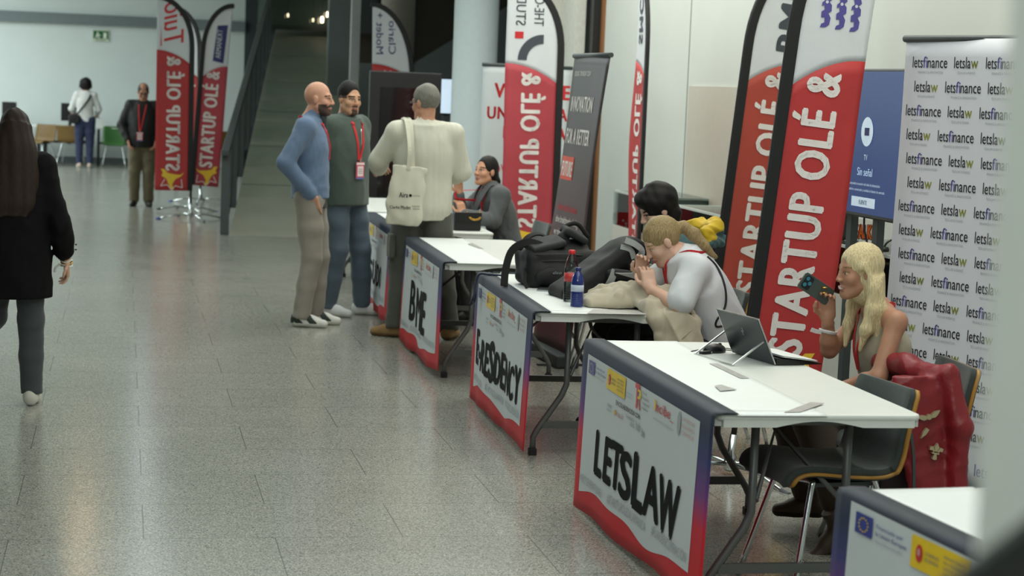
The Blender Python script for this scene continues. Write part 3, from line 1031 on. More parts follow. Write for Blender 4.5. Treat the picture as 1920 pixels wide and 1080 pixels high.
def shell_chair(loc, rz, label, pad=None, shell=None, group='shell chairs', padded=True):
    """faces +Y locally; seat 0.46 m high"""
    t = thing('shell_chair', label, 'chair', loc, rz, group)
    prof = [(0.225, 0.425), (0.215, 0.452), (0.16, 0.462), (0.02, 0.448), (-0.12, 0.442), (-0.185, 0.462), (-0.215, 0.52), (-0.230, 0.60), (-0.250, 0.70), (-0.268, 0.775)]
    pp = smooth_path([(0, a, b) for a, b in prof], 5)
    n = len(pp)
    def wid(i):
        u = i/(n-1)
        return 0.21+0.015*math.sin(PI*min(1, u*2)) if u < 0.55 else 0.220-0.005*(u-0.55)/0.45
    def shell_mesh(off, inset, m_, M=8):
        vs, fs = [], []
        for i, p in enumerate(pp):
            tg = (pp[min(i+1, n-1)]-pp[max(i-1, 0)]).normalized()
            nr = Vector((0, -tg.z, tg.y))
            if nr.z < 0 and abs(nr.z) > abs(nr.y):
                nr = -nr
            if nr.y < -0.3:
                nr = -nr
            e = min(i, n-1-i)
            ww = wid(i)*(1 if e > 3 else ((0.80, 0.91, 0.96, 0.99)[e] if i < n/2 else (0.93, 0.985, 1, 1)[e]))-inset
            for k in range(M+1):
                s = -1+2*k/M
                vs.append(p+Vector((s*ww, 0, 0))+nr*(off+0.022*s*s))
        for i in range(n-1):
            for k in range(M):
                fs.append((i*(M+1)+k, i*(M+1)+k+1, (i+1)*(M+1)+k+1, (i+1)*(M+1)+k))
        m_.add(vs, fs, 0, True)
        return m_
    shell_mesh(0.0, 0.0, MB()).build('shell', shell or M_ply, t, solid=0.012)
    if padded:
        shell_mesh(0.016, 0.014, MB()).build('pad', pad or M_pad, t, solid=0.022, bevel=0.006)
        shell_mesh(-0.010, 0.012, MB()).build('back_cover', pad or M_pad, t, solid=0.007)
    for sx in (-1, 1):
        for a, b in (((0.13*sx, 0.13, 0.435), (0.225*sx, 0.235, 0.0)), ((0.13*sx, -0.12, 0.435), (0.225*sx, -0.27, 0.0))):
            MB().tube(smooth_path([(0.02*sx, a[1], 0.428), a, (a[0]+(b[0]-a[0])*0.18, a[1]+(b[1]-a[1])*0.12, 0.39), b], 5), 0.011, 10).build('leg', M_chrome, t)
    MB().box2((-0.13, -0.13, 0.415), (0.13, 0.13, 0.43)).build('seat_bracket', M_steel, t)
    return t

c_near = shell_chair((2.60, 6.56, 0), R(97), 'empty green padded chair pulled up to the table with the laptop')
copy_thing(c_near, (3.12, 7.12, 0), R(86), 'green padded chair under the red jacket, behind the woman with the phone')
copy_thing(c_near, (3.10, 9.15, 0), R(90), 'green padded chair the fair-haired woman in the white t-shirt sits on')
copy_thing(c_near, (3.05, 9.75, 0), R(90), 'green padded chair the dark-haired person sits on')
copy_thing(c_near, (3.06, 11.62, 0), R(70), 'empty chair with pale back cushion behind the black backpack')
copy_thing(c_near, (3.02, 14.45, 0), R(95), 'chair under the woman in the grey blazer')
# ------------------------------------------------------------------ feather flags
M_fred = mat('flag_red', (180, 50, 50), 0.62, var=0.05, scale=5, bump=0.25, bscale=14)
M_fred2 = mat('flag_orange_red', (174, 68, 54), 0.62, var=0.05, scale=5, bump=0.3, bscale=14)
M_fred3 = mat('flag_rose_red', (176, 62, 72), 0.62, var=0.05, scale=5, bump=0.25, bscale=14)
M_fwhite = mat('flag_white', (214, 218, 222), 0.62, var=0.02, scale=5, bump=0.2, bscale=14)
M_sleeve = mat('black_sleeve', (15, 16, 17), 0.6, var=0.1)
M_fletter = mat('flag_letter_white', (232, 226, 222), 0.6, var=0.02)
M_navy = mat('navy_ink', (48, 52, 110), 0.6, var=0.05)
M_purple = mat('purple_ink', (84, 76, 150), 0.6, var=0.08)
M_slateink = mat('slate_ink', (66, 72, 80), 0.6, var=0.05)
M_ocre = mat('flag_bull_yellow', (238, 196, 52), 0.6, var=0.06)
FH, FB, FWD = 2.78, 0.36, 0.47

def feather_flag(loc, rz, label, logo, red=None, lean=0.0, W=FWD, bnd=2.0, vc=2.15, legs=True, seed=1, hub_dx=0.0, drop=0.0, foot=0.42):
    """pole at local x=0, cloth toward +x, print readable from -y"""
    t = thing('feather_flag', label, 'flag', loc, 0, 'red and white feather flags')
    t.rotation_euler = (0, lean, rz)
    rng = random.Random(seed)
    pa_, pb_ = rng.uniform(0, 6), rng.uniform(0, 6)
    def xp(v):
        if v <= vc:
            return 0.0
        u = (v-vc)/(FH-vc)
        return W*1.02*(1-math.sqrt(max(0, 1-u**2.2)))
    def S(u, v, off=0.0):
        y = 0.010*math.sin(v*4.2+pa_)*(u/W)+0.010*math.sin(u*9+v*1.9+pb_)*(u/W)
        return Vector((u, y-off, v))
    tops = [vc*i/10 for i in range(1, 11)]+[vc+(FH-vc)*math.sin(PI/2*i/14) for i in range(1, 15)]
    MB().tube([(0, 0, 0.06)]+[(xp(v), 0, v) for v in tops], 0.014, 10).build('pole', M_black, t)
    sl = [(xp(v), 0, v) for v in [FB+(vc-FB)*i/8 for i in range(9)]+[q for q in tops if q > vc]]
    MB().ribbon([Vector(p)+Vector((0.012, 0, 0)) for p in sl], 0.062, 0.03, (0, 1, 0)).build('sleeve', M_sleeve, t, bevel=0.008)
    m = MB()
    bd = lambda u: bnd-0.17*(1-min(1, u/W))**2
    NU = 12
    def grid(v0, v1, NV, mi):
        vs = []
        for i in range(NU+1):
            for j in range(NV+1):
                f = i/NU
                # rows follow the pole so the cloth narrows with it near the tip
                a, b = v0(f*W), v1(f*W)
                v = a+(b-a)*j/NV
                e = xp(v)+0.03
                u = e+(W-e)*f if e < W-0.004 else W-0.004
                vs.append(S(u, v))
        m.add(vs, [(i*(NV+1)+j, (i+1)*(NV+1)+j, (i+1)*(NV+1)+j+1, i*(NV+1)+j+1) for i in range(NU) for j in range(NV)], mi, True)
    grid(lambda u: FB-drop*(u/W), bd, 26, 0)
    def top(u):
        lo, hi = vc, FH-0.002
        for _ in range(30):
            mid = (lo+hi)/2
            if xp(mid)+0.03 < max(u, 0.032):
                lo = mid
            else:
                hi = mid
        return lo
    grid(bd, lambda u: FH-0.035, 22, 1)
    m.build('cloth', [red or M_fred, M_fwhite], t, solid=0.002)
    inks = [M_fletter, M_ocre, M_navy, M_purple, M_slateink, M_redi, M_pw]
    for side in (0.005, -0.005):
        fn = lambda x, y: S(x, y, side)
        q = MB()
        q.fine = 0.06
        q.text('STARTUP OLÉ &', W*0.70, 0.618, 0.165, fn, 0, 0.055, wid=bnd-0.70, up=True)
        q.build('lettering', inks, t)
        # yellow bull with the white star outline
        q = MB()
        q.fine = 0.05
        bx, by, s = W*0.52, 0.49, 0.125
        q.poly([(bx+a*s, by+b*s) for a, b in ((-1.2, 0.85), (-0.8, 0.55), (-0.1, 0.62), (0.5, 0.75), (0.75, 1.1), (1.15, 1.15), (0.95, 0.72), (1.1, 0.45), (0.6, 0.15), (0.35, -0.45), (0.1, -1.0), (-0.15, -0.95), (0.0, -0.4), (-0.3, 0.1), (-0.85, 0.4))], fn, 1)
        star = [(-0.9, 0.1), (-1.0, -0.75), (-0.3, -0.55), (0.05, -1.0), (0.5, -0.45), (1.15, -0.6), (0.75, 0.1)]
        for i in range(len(star)-1):
            a, b = Vector(star[i]), Vector(star[i+1])
            d = (b-a).normalized()
            nn = Vector((-d.y, d.x))*0.035
            q.poly([(bx+p.x*s, by+p.y*s) for p in (a-nn, b-nn, b+nn, a+nn)], lambda x, y: S(x, y, side*1.2), 0)
        q.build('emblem', inks, t)
        q = MB()
        q.fine = 0.05
        logo(q, fn, W, bd)
        q.build('logo', inks, t)
    if legs:
        MB().lathe([(0.02, 0.02), (0.03, 0.03), (0.03, 0.09), (0.018, 0.11), (0.018, 0.20)], n=16).build('hub', M_chrome, t)
        for k in range(4):
            a = R(20+90*k)
            d = Vector((math.cos(a), math.sin(a), 0))
            MB().tube([d*0.02+Vector((0, 0, 0.055)), d*0.2+Vector((0, 0, 0.06)), d*foot+Vector((0, 0, 0.012))], 0.011, 8).build('foot', M_chrome, t)
            MB().tube([d*(foot-0.02)+Vector((0, 0, 0.016)), d*(foot+0.04)+Vector((0, 0, 0.008))], 0.0135, 8).build('foot_cap', M_grink if k else mat('blue_cap', (52, 78, 170), 0.5), t)
    return t

def logo_lions(q, fn, W, bd):
    for k in range(3):
        cx_, cy_ = W*(0.40+0.19*k), bd(W*0.5)+0.255
        w_ = 0.031
        sh = [(-1, 2.2), (-0.3, 2.6), (0.5, 2.3), (0.9, 1.6), (0.3, 1.2), (0.9, 0.8), (1.0, 0.0), (0.4, -0.3), (1.0, -0.9), (0.9, -1.8), (0.2, -2.2), (-0.9, -2.3), (-0.7, -1.8), (-0.1, -1.6), (-0.2, -0.9), (-0.9, -1.0), (-1.0, -0.2), (-0.4, 0.1), (-0.6, 0.7), (-1.1, 0.5), (-1.1, 1.0), (-0.5, 1.4)]
        q.poly([(cx_+a*w_*0.8, cy_+b*w_*1.15) for a, b in sh], fn, 3)
        q.disc(cx_-0.004, cy_+1.3*w_, 0.008, lambda x, y: fn(x, y)+Vector((0, -0.001, 0)) if fn(x, y).y < 0 else fn(x, y)+Vector((0, 0.001, 0)), 6, 8)
def logo_bme(q, fn, W, bd):
    q.text('BME', W*0.82, bd(W)+0.06, 0.17, fn, 4, 0.06, wid=0.42, up=True)
def logo_tuio(q, fn, W, bd):
    q.text('Tuio', W*0.80, bd(W)+0.10, 0.24, fn, 5, 0.02, wid=0.50, up=True, shear=0.35)
    q.poly([(W*0.86, bd(W)+0.05), (W*0.90, bd(W)+0.05), (W*0.88, bd(W)+0.30)], fn, 5)
def logo_arm(q, fn, W, bd):
    q.poly([(W*0.42, bd(W)+0.06), (W*0.82, bd(W)+0.04), (W*0.88, bd(W)+0.55), (W*0.50, bd(W)+0.53)], fn, 2)
    sg = -0.002 if fn(0, 1).y < 0 else 0.002
    q.text('ARMANEXT', W*0.70, bd(W)+0.10, 0.07, lambda x, y: fn(x, y)+Vector((0, sg, 0)), 6, 0.02, wid=0.38, up=True)
def logo_model(q, fn, W, bd):
    q.text('Clario', W*0.60, bd(W)+0.12, 0.085, fn, 2, 0.02, wid=0.40, up=True)
    q.text('Modet +', W*0.90, bd(W)+0.12, 0.085, fn, 2, 0.02, wid=0.50, up=True)
def logo_studio(q, fn, W, bd):
    q.text('THE-COMPANY', W*0.52, bd(W)+0.33, 0.085, fn, 4, 0.012, wid=0.60, up=True)
    q.text('STUDIOS', W*0.84, bd(W)+0.33, 0.085, fn, 4, 0.012, wid=0.42, up=True)
    q.rect(W*0.70, bd(W)+0.215, W*0.85, bd(W)+0.275, fn, 5)
    c = (W*0.34, bd(W)+0.03)
    arc = [(c[0]+0.225*math.cos(a*PI/20), c[1]+0.225*math.sin(a*PI/20)) for a in range(0, 11)]+[(c[0]+0.145*math.cos(a*PI/20), c[1]+0.145*math.sin(a*PI/20)) for a in range(10, -1, -1)]
    q.poly(arc, fn, 4)
def logo_code(q, fn, W, bd):
    q.text('SMC', W*0.72, bd(W)+0.14, 0.13, fn, 4, 0.06, wid=0.34, up=True)
def logo_small(q, fn, W, bd):
    q.text('ocal', W*0.66, bd(W)+0.18, 0.10, fn, 2, 0.02, wid=0.3, up=True)

hub = G(1365, 890)
feather_flag(hub, 0.0, 'large feather flag topped with three purple lions, behind the woman with the phone', logo_lions, lean=R(5.2), W=0.40, bnd=2.06, seed=2)
p = A(1318, 640, 11.3)
feather_flag((p.x, 11.3, 0), 0.22, 'orange-red feather flag just left of and behind the one with the purple lions', logo_bme, M_fred2, lean=R(5.4), W=0.47, bnd=2.10, seed=5)
p = A(1210, 200, 14.35)
feather_flag((p.x, 14.35, 0), R(86), 'feather flag turned edge-on so only a thin red strip of it shows', logo_code, M_fred, lean=R(0.5), bnd=2.08, seed=7, foot=0.24)
p = A(1044, 420, 16.2)
feather_flag((p.x, 16.2, 0), PI, 'rose-red feather flag with a dark quarter-circle logo, behind the seated woman in grey', logo_studio, M_fred3, lean=R(0.5), W=0.50, bnd=2.04, seed=9)
p = A(779, 250, 23.0)
feather_flag((p.x, 23.0, 0), PI-0.1, 'feather flag with small reversed blue words, rising behind the black display', logo_model, M_fred, lean=R(1.6), W=0.50, bnd=2.06, vc=1.85, seed=11)
p = G(357, 411)
feather_flag(p, PI, 'feather flag with red handwriting, left one of the pair beside the ramp', logo_tuio, M_fred, lean=R(0.4), W=0.45, bnd=2.12, seed=13)
p = G(374, 396)
feather_flag(A(352, 300, p.y)*Vector((1, 1, 0)) if False else Vector((A(355, 370, 25.6).x, 25.6, 0)), 0.0, 'feather flag with a navy label, right one of the pair beside the ramp', logo_arm, M_fred3, lean=R(3.2), W=0.36, bnd=1.97, seed=15)
p = A(379, 250, 27.5)
feather_flag((p.x, 27.5, 0), PI-0.5, 'feather flag mostly hidden behind the pair beside the ramp', logo_small, M_fred, lean=R(1.5), W=0.42, bnd=1.95, seed=17)

# ------------------------------------------------------------------ roll-up banners
def rollup(loc, rz, W, H, lean, label, printer, bg, mats, case=M_steel):
    """stands with its printed face toward local -y"""
    t = thing('rollup_banner', label, 'banner', loc, rz, 'roll-up banners')
    k = math.tan(lean)
    S = lambda x, z, off=0.0: Vector((x, z*k-off+0.012*math.sin(z*2.3+x*3.0), z))
    MB().box2((-W/2-0.02, -0.07, 0), (W/2+0.02, 0.09, 0.085)).build('base_case', case, t, bevel=0.015)
    m = MB()
    m.rect(-W/2, 0.08, W/2, H, lambda x, y: S(x, y), 0, 12, 24)
    m.build('printed_sheet', [bg], t, solid=0.002)
    MB().tube([S(-W/2-0.01, H), S(W/2+0.01, H)], 0.017, 10).build('top_rail', case, t)
    MB().tube([(0, 0.06, 0.05), S(0, H-0.02)+Vector((0, 0.03, 0))], 0.009, 8).build('support_pole', case, t)
    for s in (-1, 1):
        MB().box2((s*W*0.36-0.02, -0.16, 0), (s*W*0.36+0.02, 0.16, 0.016)).build('foot', case, t)
    q = MB()
    printer(q, lambda x, y: S(x, y, 0.004), W, H)
    q.build('lettering', mats, t)
    return t

M_olive = mat('olive_ink', (150, 156, 60), 0.6, var=0.04)
M_lav = mat('lavender_ink', (104, 98, 168), 0.6, var=0.04)
M_bd = mat('backdrop_white', (216, 218, 224), 0.5, var=0.01)
def print_lets(q, fn, W, H):
    z, row, g = H-0.135, 0, 0.78
    while z > 0.30:
        x = -W/2+(0.055, 0.075, 0.03, 0.045)[row % 4]
        fin = row % 2 == 0
        while x < W/2-0.1:
            if fin:
                if x+0.30*g < W/2:
                    for s_, o, w_, mi in (('lets', 0, 0.085, 0), ('fi', 0.088, 0.036, 2), ('nance', 0.127, 0.165, 0)):
                        q.text(s_, x+o*g, z, 0.066*g, fn, mi, 0.008, wid=w_*g)
                    q.text('FINANCE & INNOVATION', x+0.05*g, z-0.034*g, 0.014*g, fn, 3, wid=0.21*g)
                x += 0.35*g
            else:
                if x+0.2*g < W/2:
                    for s_, o, w_, mi in (('letsla', 0, 0.135, 0), ('w', 0.138, 0.058, 1)):
                        q.text(s_, x+o*g, z, 0.066*g, fn, mi, 0.008, wid=w_*g)
                    q.text('TECH LAW & FINANCE', x+0.03*g, z-0.034*g, 0.014*g, fn, 3, wid=0.145*g)
                x += 0.26*g
            fin = not fin
        z -= 0.113
        row += 1
    q.text('letslaw.es', -W/2+0.16, 0.145, 0.05, fn, 1, 0.01, wid=0.20)
    q.disc(-W/2+0.55, 0.165, 0.043, fn, 4, 24)
    for k in (-1, 0, 1):
        q.rect(-W/2+0.55-0.036, 0.163+k*0.018, -W/2+0.55+0.036, 0.167+k*0.018, lambda x, y: fn(x, y)+Vector((0, -0.0015, 0)), 5)
        q.rect(-W/2+0.548+k*0.018, 0.128, -W/2+0.552+k*0.018, 0.202, lambda x, y: fn(x, y)+Vector((0, -0.0015, 0)), 5)
    q.text('letsfinance', -W/2+0.63, 0.145, 0.055, fn, 4, 0.01, wid=0.26)
bl = G(1645, 900)
bdir = R(-69)
W_ = 1.95
c = Vector((math.cos(bdir), math.sin(bdir), 0))
pc = bl+c*(W_/2)
rollup(pc, bdir, W_, 2.13, 0.0, 'wide white backdrop covered in rows of repeated small black logos', print_lets, M_bd, [mat('ink_charcoal', (52, 54, 58), 0.6), M_olive, M_lav, M_lgrey, M_eu, M_pw])

def print_innov(q, fn, W, H):
    q.text('BUILDING TOMORROW TODAY', -W/2+0.08, H-0.14, 0.035, fn, 0, 0.01, wid=0.42)
    q.text('INNOVATION', -W/2+0.08, H-0.38, 0.10, fn, 0, 0.04, wid=0.56)
    q.text('FOR A BETTER', -W/2+0.05, H-0.60, 0.10, fn, 0, 0.04, wid=0.62)
    q.rect(-W/2+0.03, H-0.85, -W/2+0.34, H-0.69, fn, 1)
    q.text('FUTURE', -W/2+0.05, H-0.825, 0.10, lambda x, y: fn(x, y)+Vector((0, -0.0015, 0)), 0, 0.04, wid=0.27)
    for k, (s_, w_) in enumerate((('freedom of mind, no boundaries', 0.50), ('drive breakthrough technology', 0.58), ('we reinvent and products redefine', 0.60), ('future', 0.12))):
        q.text(s_, -W/2+0.08, H-1.06-0.085*k, 0.048, fn, 0 if k else 2, 0.015, wid=w_)
def innov_bg():
    m = bpy.data.materials.new('wine_grey_print')
    m.use_nodes = True
    nt = m.node_tree
    b = nt.nodes['Principled BSDF']
    tc = nt.nodes.new('ShaderNodeTexCoord')
    mp = nt.nodes.new('ShaderNodeMapping')
    mp.inputs['Scale'].default_value = (4.0, 1, 0.9)
    n = nt.nodes.new('ShaderNodeTexNoise')
    n.inputs['Scale'].default_value = 1.6
    n.inputs['Detail'].default_value = 4
    sp = nt.nodes.new('ShaderNodeSeparateXYZ')
    nt.links.new(tc.outputs['Object'], sp.inputs[0])
    nt.links.new(tc.outputs['Object'], mp.inputs[0])
    nt.links.new(mp.outputs[0], n.inputs['Vector'])
    mr = nt.nodes.new('ShaderNodeMapRange')
    mr.inputs['From Min'].default_value = 1.7
    mr.inputs['From Max'].default_value = 0.3
    nt.links.new(sp.outputs['Z'], mr.inputs[0])
    mu = nt.nodes.new('ShaderNodeMath')
    mu.operation = 'MULTIPLY_ADD'
    mu.inputs[1].default_value = 0.55
    mu.inputs[2].default_value = -0.12
    nt.links.new(mr.outputs[0], mu.inputs[0])
    ad = nt.nodes.new('ShaderNodeMath')
    ad.operation = 'MULTIPLY_ADD'
    ad.inputs[1].default_value = 0.5
    nt.links.new(n.outputs['Fac'], ad.inputs[0])
    nt.links.new(mu.outputs[0], ad.inputs[2])
    r = nt.nodes.new('ShaderNodeValToRGB')
    e = r.color_ramp.elements
    e[0].position, e[0].color = 0.12, (*lin((62, 58, 60)), 1)
    e[1].position, e[1].color = 0.85, (*lin((140, 58, 66)), 1)
    x = e.new(0.45)
    x.color = (*lin((84, 58, 66)), 1)
    nt.links.new(ad.outputs[0], r.inputs[0])
    nt.links.new(r.outputs[0], b.inputs['Base Color'])
    b.inputs['Roughness'].default_value = 0.45
    return m
p = A(1088, 300, 12.4)
rollup((p.x-0.16, 12.4, 0), R(-87.5), 0.85, 2.06, R(6), 'dark wine-coloured leaning roll-up banner with a white slogan', print_innov, innov_bg(), [M_fletter, mat('orange_red_block', (216, 74, 48), 0.5), M_redi])

def print_ve(q, fn, W, H):
    q.text('VENTURES', -W/2+0.12, H-0.30, 0.13, fn, 0, 0.05, wid=0.80)
    q.text('UNIVERSIDAD', -W/2+0.06, H-0.50, 0.11, fn, 0, 0.05, wid=0.86)
    q.text('EMPRESA', -W/2+0.22, H-0.68, 0.11, fn, 0, 0.05, wid=0.60)
    q.text('POWERED BY', -W/2+0.07, H-1.02, 0.09, fn, 0, 0.0, wid=0.66)
    q.rect(-W/2+0.13, H-1.55, -W/2+0.31, H-1.35, fn, 0)
    for a, b_ in ((0.19, 1.43), (0.22, 1.46), (0.25, 1.43), (0.22, 1.49)):
        q.disc(-W/2+a, H-b_, 0.012, lambda x, y: fn(x, y)+Vector((0, -0.0015, 0)), 2, 8)
    q.text('fundación', -W/2+0.34, H-1.43, 0.075, fn, 1, 0.02, wid=0.40)
    q.rect(-W/2+0.34, H-1.56, -W/2+0.78, H-1.47, fn, 0)
    q.text('general', -W/2+0.36, H-1.545, 0.06, lambda x, y: fn(x, y)+Vector((0, -0.0015, 0)), 2, 0.02, wid=0.36)
p = A(903, 200, 17.5)
rollup((p.x+0.425, 17.5, 0), 0.0, 0.85, 2.03, 0.0, 'white roll-up banner with red capitals, partly behind the rose-red flag', print_ve, M_pw, [M_redi, M_slateink, M_fletter])

# ------------------------------------------------------------------ screens
M_screen = mat('screen_blue', (14, 34, 80), 0.25, emit=(22, 62, 136), estr=0.50, var=0.05, scale=2)
M_scrw = mat('screen_white', (210, 222, 235), 0.3, emit=(190, 214, 235), estr=0.45)
tvd = R(-89)
tr_, br_ = A(1695, 128, 8.62), A(1675, 422, 8.62)
tvx, TVW = tr_.x+0.03, 1.20
t = thing('television', 'wall-sized television showing a blue no-signal screen on a two-post stand', 'television', (tvx, 8.62+TVW/2, 0), tvd)
z0, z1 = br_.z, tr_.z
MB().box2((-TVW/2, 0.0, z0), (TVW/2, 0.05, z1)).build('casing', M_black, t, bevel=0.008)
MB().box2((-TVW/2+0.014, -0.003, z0+0.022), (TVW/2-0.014, 0.001, z1-0.014)).build('screen', M_screen, t)
q = MB()
fn = lambda x, y: Vector((x, -0.0055, y))
zc = (z0+z1)/2
q.disc(0.12, zc+0.06, 0.075, fn, 0, 24)
q.rect(0.09, zc+0.04, 0.15, zc+0.08, lambda x, y: Vector((x, -0.0065, y)), 1)
q.text('TV', 0.12, zc-0.085, 0.028, fn, 0, wid=0.045, align='c')
q.text('Sin señal', 0.12, zc-0.165, 0.040, fn, 0, 0.01, wid=0.19, align='c')
q.text('Comprueba la conexión del cable de alimentación', 0.12, zc-0.215, 0.014, fn, 0, wid=0.40, align='c')
q.text('del dispositivo conectado y cambia la fuente de entrada', 0.12, zc-0.245, 0.014, fn, 0, wid=0.52, align='c')
q.build('screen_text', [M_scrw, M_navy], t)
q = MB()
q.rect(-0.03, zc-0.325, 0.27, zc-0.275, fn, 0)
q.text('FUENTE', 0.12, zc-0.312, 0.022, lambda x, y: Vector((x, -0.0065, y)), 1, 0.02, wid=0.10, align='c')
q.build('screen_button', [M_scrw, M_navy], t)
for s in (-0.20, 0.14):
    MB().box2((s-0.035, 0.06, 0.03), (s+0.035, 0.10, z1-0.2)).build('stand_post', M_steel, t, bevel=0.004)
MB().box2((-0.45, -0.12, 0), (0.40, 0.20, 0.035)).build('stand_base', M_dark, t, bevel=0.008)
MB().tube(smooth_path([(0.02, 0.05, z0+0.02), (0.03, 0.05, z0-0.06), (0.07, 0.06, z0-0.18), (0.08, 0.08, z0-0.5)]), 0.006, 8).build('power_cable', M_black, t)

p = A(759, 250, 19.0)
t = thing('display_totem', 'tall black display totem standing behind the farthest table', 'display', (p.x-0.005, 19.0, 0), 0.0)
MB().box2((-0.365, 0, 0.05), (0.365, 0.09, 1.94)).build('casing', M_black, t, bevel=0.01)
MB().box2((-0.26, -0.004, 0.30), (0.30, 0.001, 1.78)).build('screen', mat('dark_screen', (12, 13, 15), 0.12, var=0.2, coat=0.5), t)
MB().box2((-0.42, -0.22, 0), (0.42, 0.30, 0.05)).build('base', M_dark, t, bevel=0.01)

p, p2 = A(820, 148, 22.0), A(856, 213, 22.0)
t = thing('wall_screen', 'bright white screen glowing beside the pale round column', 'screen', ((p.x+p2.x)/2, 22.0, 0), 0.0)
hw = (p2.x-p.x)/2
MB().box2((-hw-0.01, 0.0, p2.z-0.02), (hw+0.01, 0.05, p.z+0.015)).build('casing', M_black, t, bevel=0.005)
MB().box2((-hw, -0.003, p2.z), (hw, 0.001, p.z)).build('screen', mat('lit_screen', (230, 240, 250), 0.4, emit=(205, 228, 250), estr=0.85), t)
MB().box2((-0.03, 0.02, 0.02), (0.03, 0.06, p2.z)).build('stand_post', M_steel, t)
MB().box2((-0.25, -0.2, 0), (0.25, 0.25, 0.02)).build('stand_base', M_steel, t)

# ------------------------------------------------------------------ glass-topped display cabinets along the right wall
def vitrine(loc, L, label):
    """runs along local y; glass case on a white base with key locks"""
    t = thing('display_cabinet', label, 'display cabinet', loc, 0, 'glass-topped display cabinets')
    MB().box2((0, 0, 0), (0.55, L, 0.70)).build('base', mat('cabinet_white', (206, 208, 200), 0.45, var=0.02), t, bevel=0.006)
    g = MB()
    g.box2((0.0, 0.0, 0.70), (0.008, L, 0.98)).box2((0.542, 0, 0.70), (0.55, L, 0.98)).box2((0.008, 0, 0.70), (0.542, 0.008, 0.98)).box2((0.008, L-0.008, 0.70), (0.542, L, 0.98)).box2((0, 0, 0.98), (0.55, L, 0.99))
    g.build('glass_case', M_glassc, t)
    MB().box2((-0.003, 0.0, 0.975), (0.553, 0.012, 0.992)).box2((-0.003, L-0.012, 0.975), (0.553, L, 0.992)).box2((-0.003, 0, 0.975), (0.009, L, 0.992)).build('case_edge', mat('pale_edge', (196, 206, 200), 0.3), t)
    MB().box2((0.06, L*0.1, 0.70), (0.49, L*0.9, 0.80)).build('inner_block', mat('cabinet_cream', (196, 196, 178), 0.6, var=0.02), t)
    for yy in (L*0.3, L*0.7):
        MB().tube([(-0.006, yy, 0.52), (0.004, yy, 0.52)], 0.014, 10).build('key_lock', M_black, t)
    return t
vitrine((4.13, 9.40, 0), 1.5, 'glass-topped white display cabinet under the television')
vitrine((4.13, 12.25, 0), 1.55, 'glass-topped white display cabinet between the thin flag and the orange-red flag')
vitrine((4.13, 14.72, 0), 0.95, 'glass-topped white display cabinet just right of the wine-coloured banner')

# sign, black bag and headphones left on the cabinet under the television
p = A(1627, 445, 10.25)
t = thing('counter_sign', 'small white sign with orange outlined capitals standing below the television', 'sign', (p.x, 10.25, 0.99), R(-28))
MB().box2((-0.075, 0, 0), (0.075, 0.006, 0.16)).build('card', mat('sign_white', (220, 216, 210), 0.5), t)
q = MB()
fn = lambda x, y: Vector((x, -0.003, y))
q.text('FALKEN', 0, 0.045, 0.085, fn, 1, 0.08, wid=0.145, align='c')
q.text('FALKEN', 0, 0.048, 0.080, lambda x, y: Vector((x, -0.0045, y)), 0, 0.02, wid=0.135, align='c')
q.text('14', -0.07, 0.018, 0.02, fn, 2, wid=0.02)
q.build('lettering', [mat('sign_orange', (206, 92, 32), 0.5), mat('sign_brown', (84, 34, 18), 0.5), M_ink], t)
MB().bar((0, 0.004, 0.12), (0, 0.07, 0.0), 0.03, 0.003).build('prop', M_white, t)
f = Field((-0.12, -0.1, -0.01), (0.12, 0.1, 0.3), 0.008)
f.rbox((0, 0, 0.11), (0.09, 0.06, 0.11), 0.03, 0.02).rbox((-0.03, 0, 0.19), (0.05, 0.05, 0.07), 0.03, 0.03).wrinkle(0.003, 40, 3)
p = A(1560, 447, 10.75)
t = thing('shoulder_bag', 'small black bag on the display cabinet beside the large lion flag', 'bag', (p.x, 10.75, 0.99))
solid('body', f, mat('black_nylon', (20, 20, 21), 0.7, var=0.1, scale=80, bump=0.1), t)
MB().tube(smooth_path([(-0.06, 0, 0.2), (-0.09, 0, 0.26), (0, 0, 0.29), (0.06, 0, 0.22)]), 0.006, 8).build('strap', M_black, t)
p = A(1676, 450, 9.75)
t = thing('headphones', 'black headphones lying by the edge of the logo backdrop', 'headphones', (p.x, 9.75, 0.99))
MB().tube([(0.055*math.cos(a), 0, 0.03+0.055*math.sin(a)) for a in [PI*k/10 for k in range(11)]], 0.006, 8).build('headband', M_black, t)
for s in (-1, 1):
    MB().lathe([(0.005, -0.014), (0.028, -0.012), (0.03, 0.0), (0.024, 0.014), (0.005, 0.016)], (s*0.055, 0, 0.03), n=16).build('ear_cup', M_black, t)

# ------------------------------------------------------------------ exit sign on the rear wall
p = A(189, 67, YB-0.02)
t = thing('exit_sign', 'small green exit sign high on the rear wall', 'sign', (p.x, YB-0.03, p.z))
MB().box2((-0.16, 0, -0.11), (0.16, 0.02, 0.11)).build('plate', mat('sign_pale', (206, 214, 190), 0.5), t)
q = MB()
fn = lambda x, y: Vector((x, -0.004, y))
q.rect(-0.145, -0.06, 0.145, 0.095, fn, 0)
f2 = lambda x, y: Vector((x, -0.007, y))
q.rect(0.05, -0.05, 0.11, 0.06, f2, 1)
q.disc(-0.06, 0.055, 0.017, f2, 1, 10)
q.poly([(-0.10, 0.02), (-0.06, 0.035), (-0.03, 0.03), (0.0, 0.0), (-0.01, -0.01), (-0.04, 0.01), (-0.05, -0.01), (-0.02, -0.03), (-0.03, -0.055), (-0.045, -0.05), (-0.04, -0.03), (-0.07, -0.02), (-0.11, -0.05), (-0.12, -0.04), (-0.08, -0.005), (-0.075, 0.015), (-0.095, 0.0)], f2, 1)
q.text('SALIDA', 0, -0.098, 0.024, fn, 0, 0.02, wid=0.2, align='c')
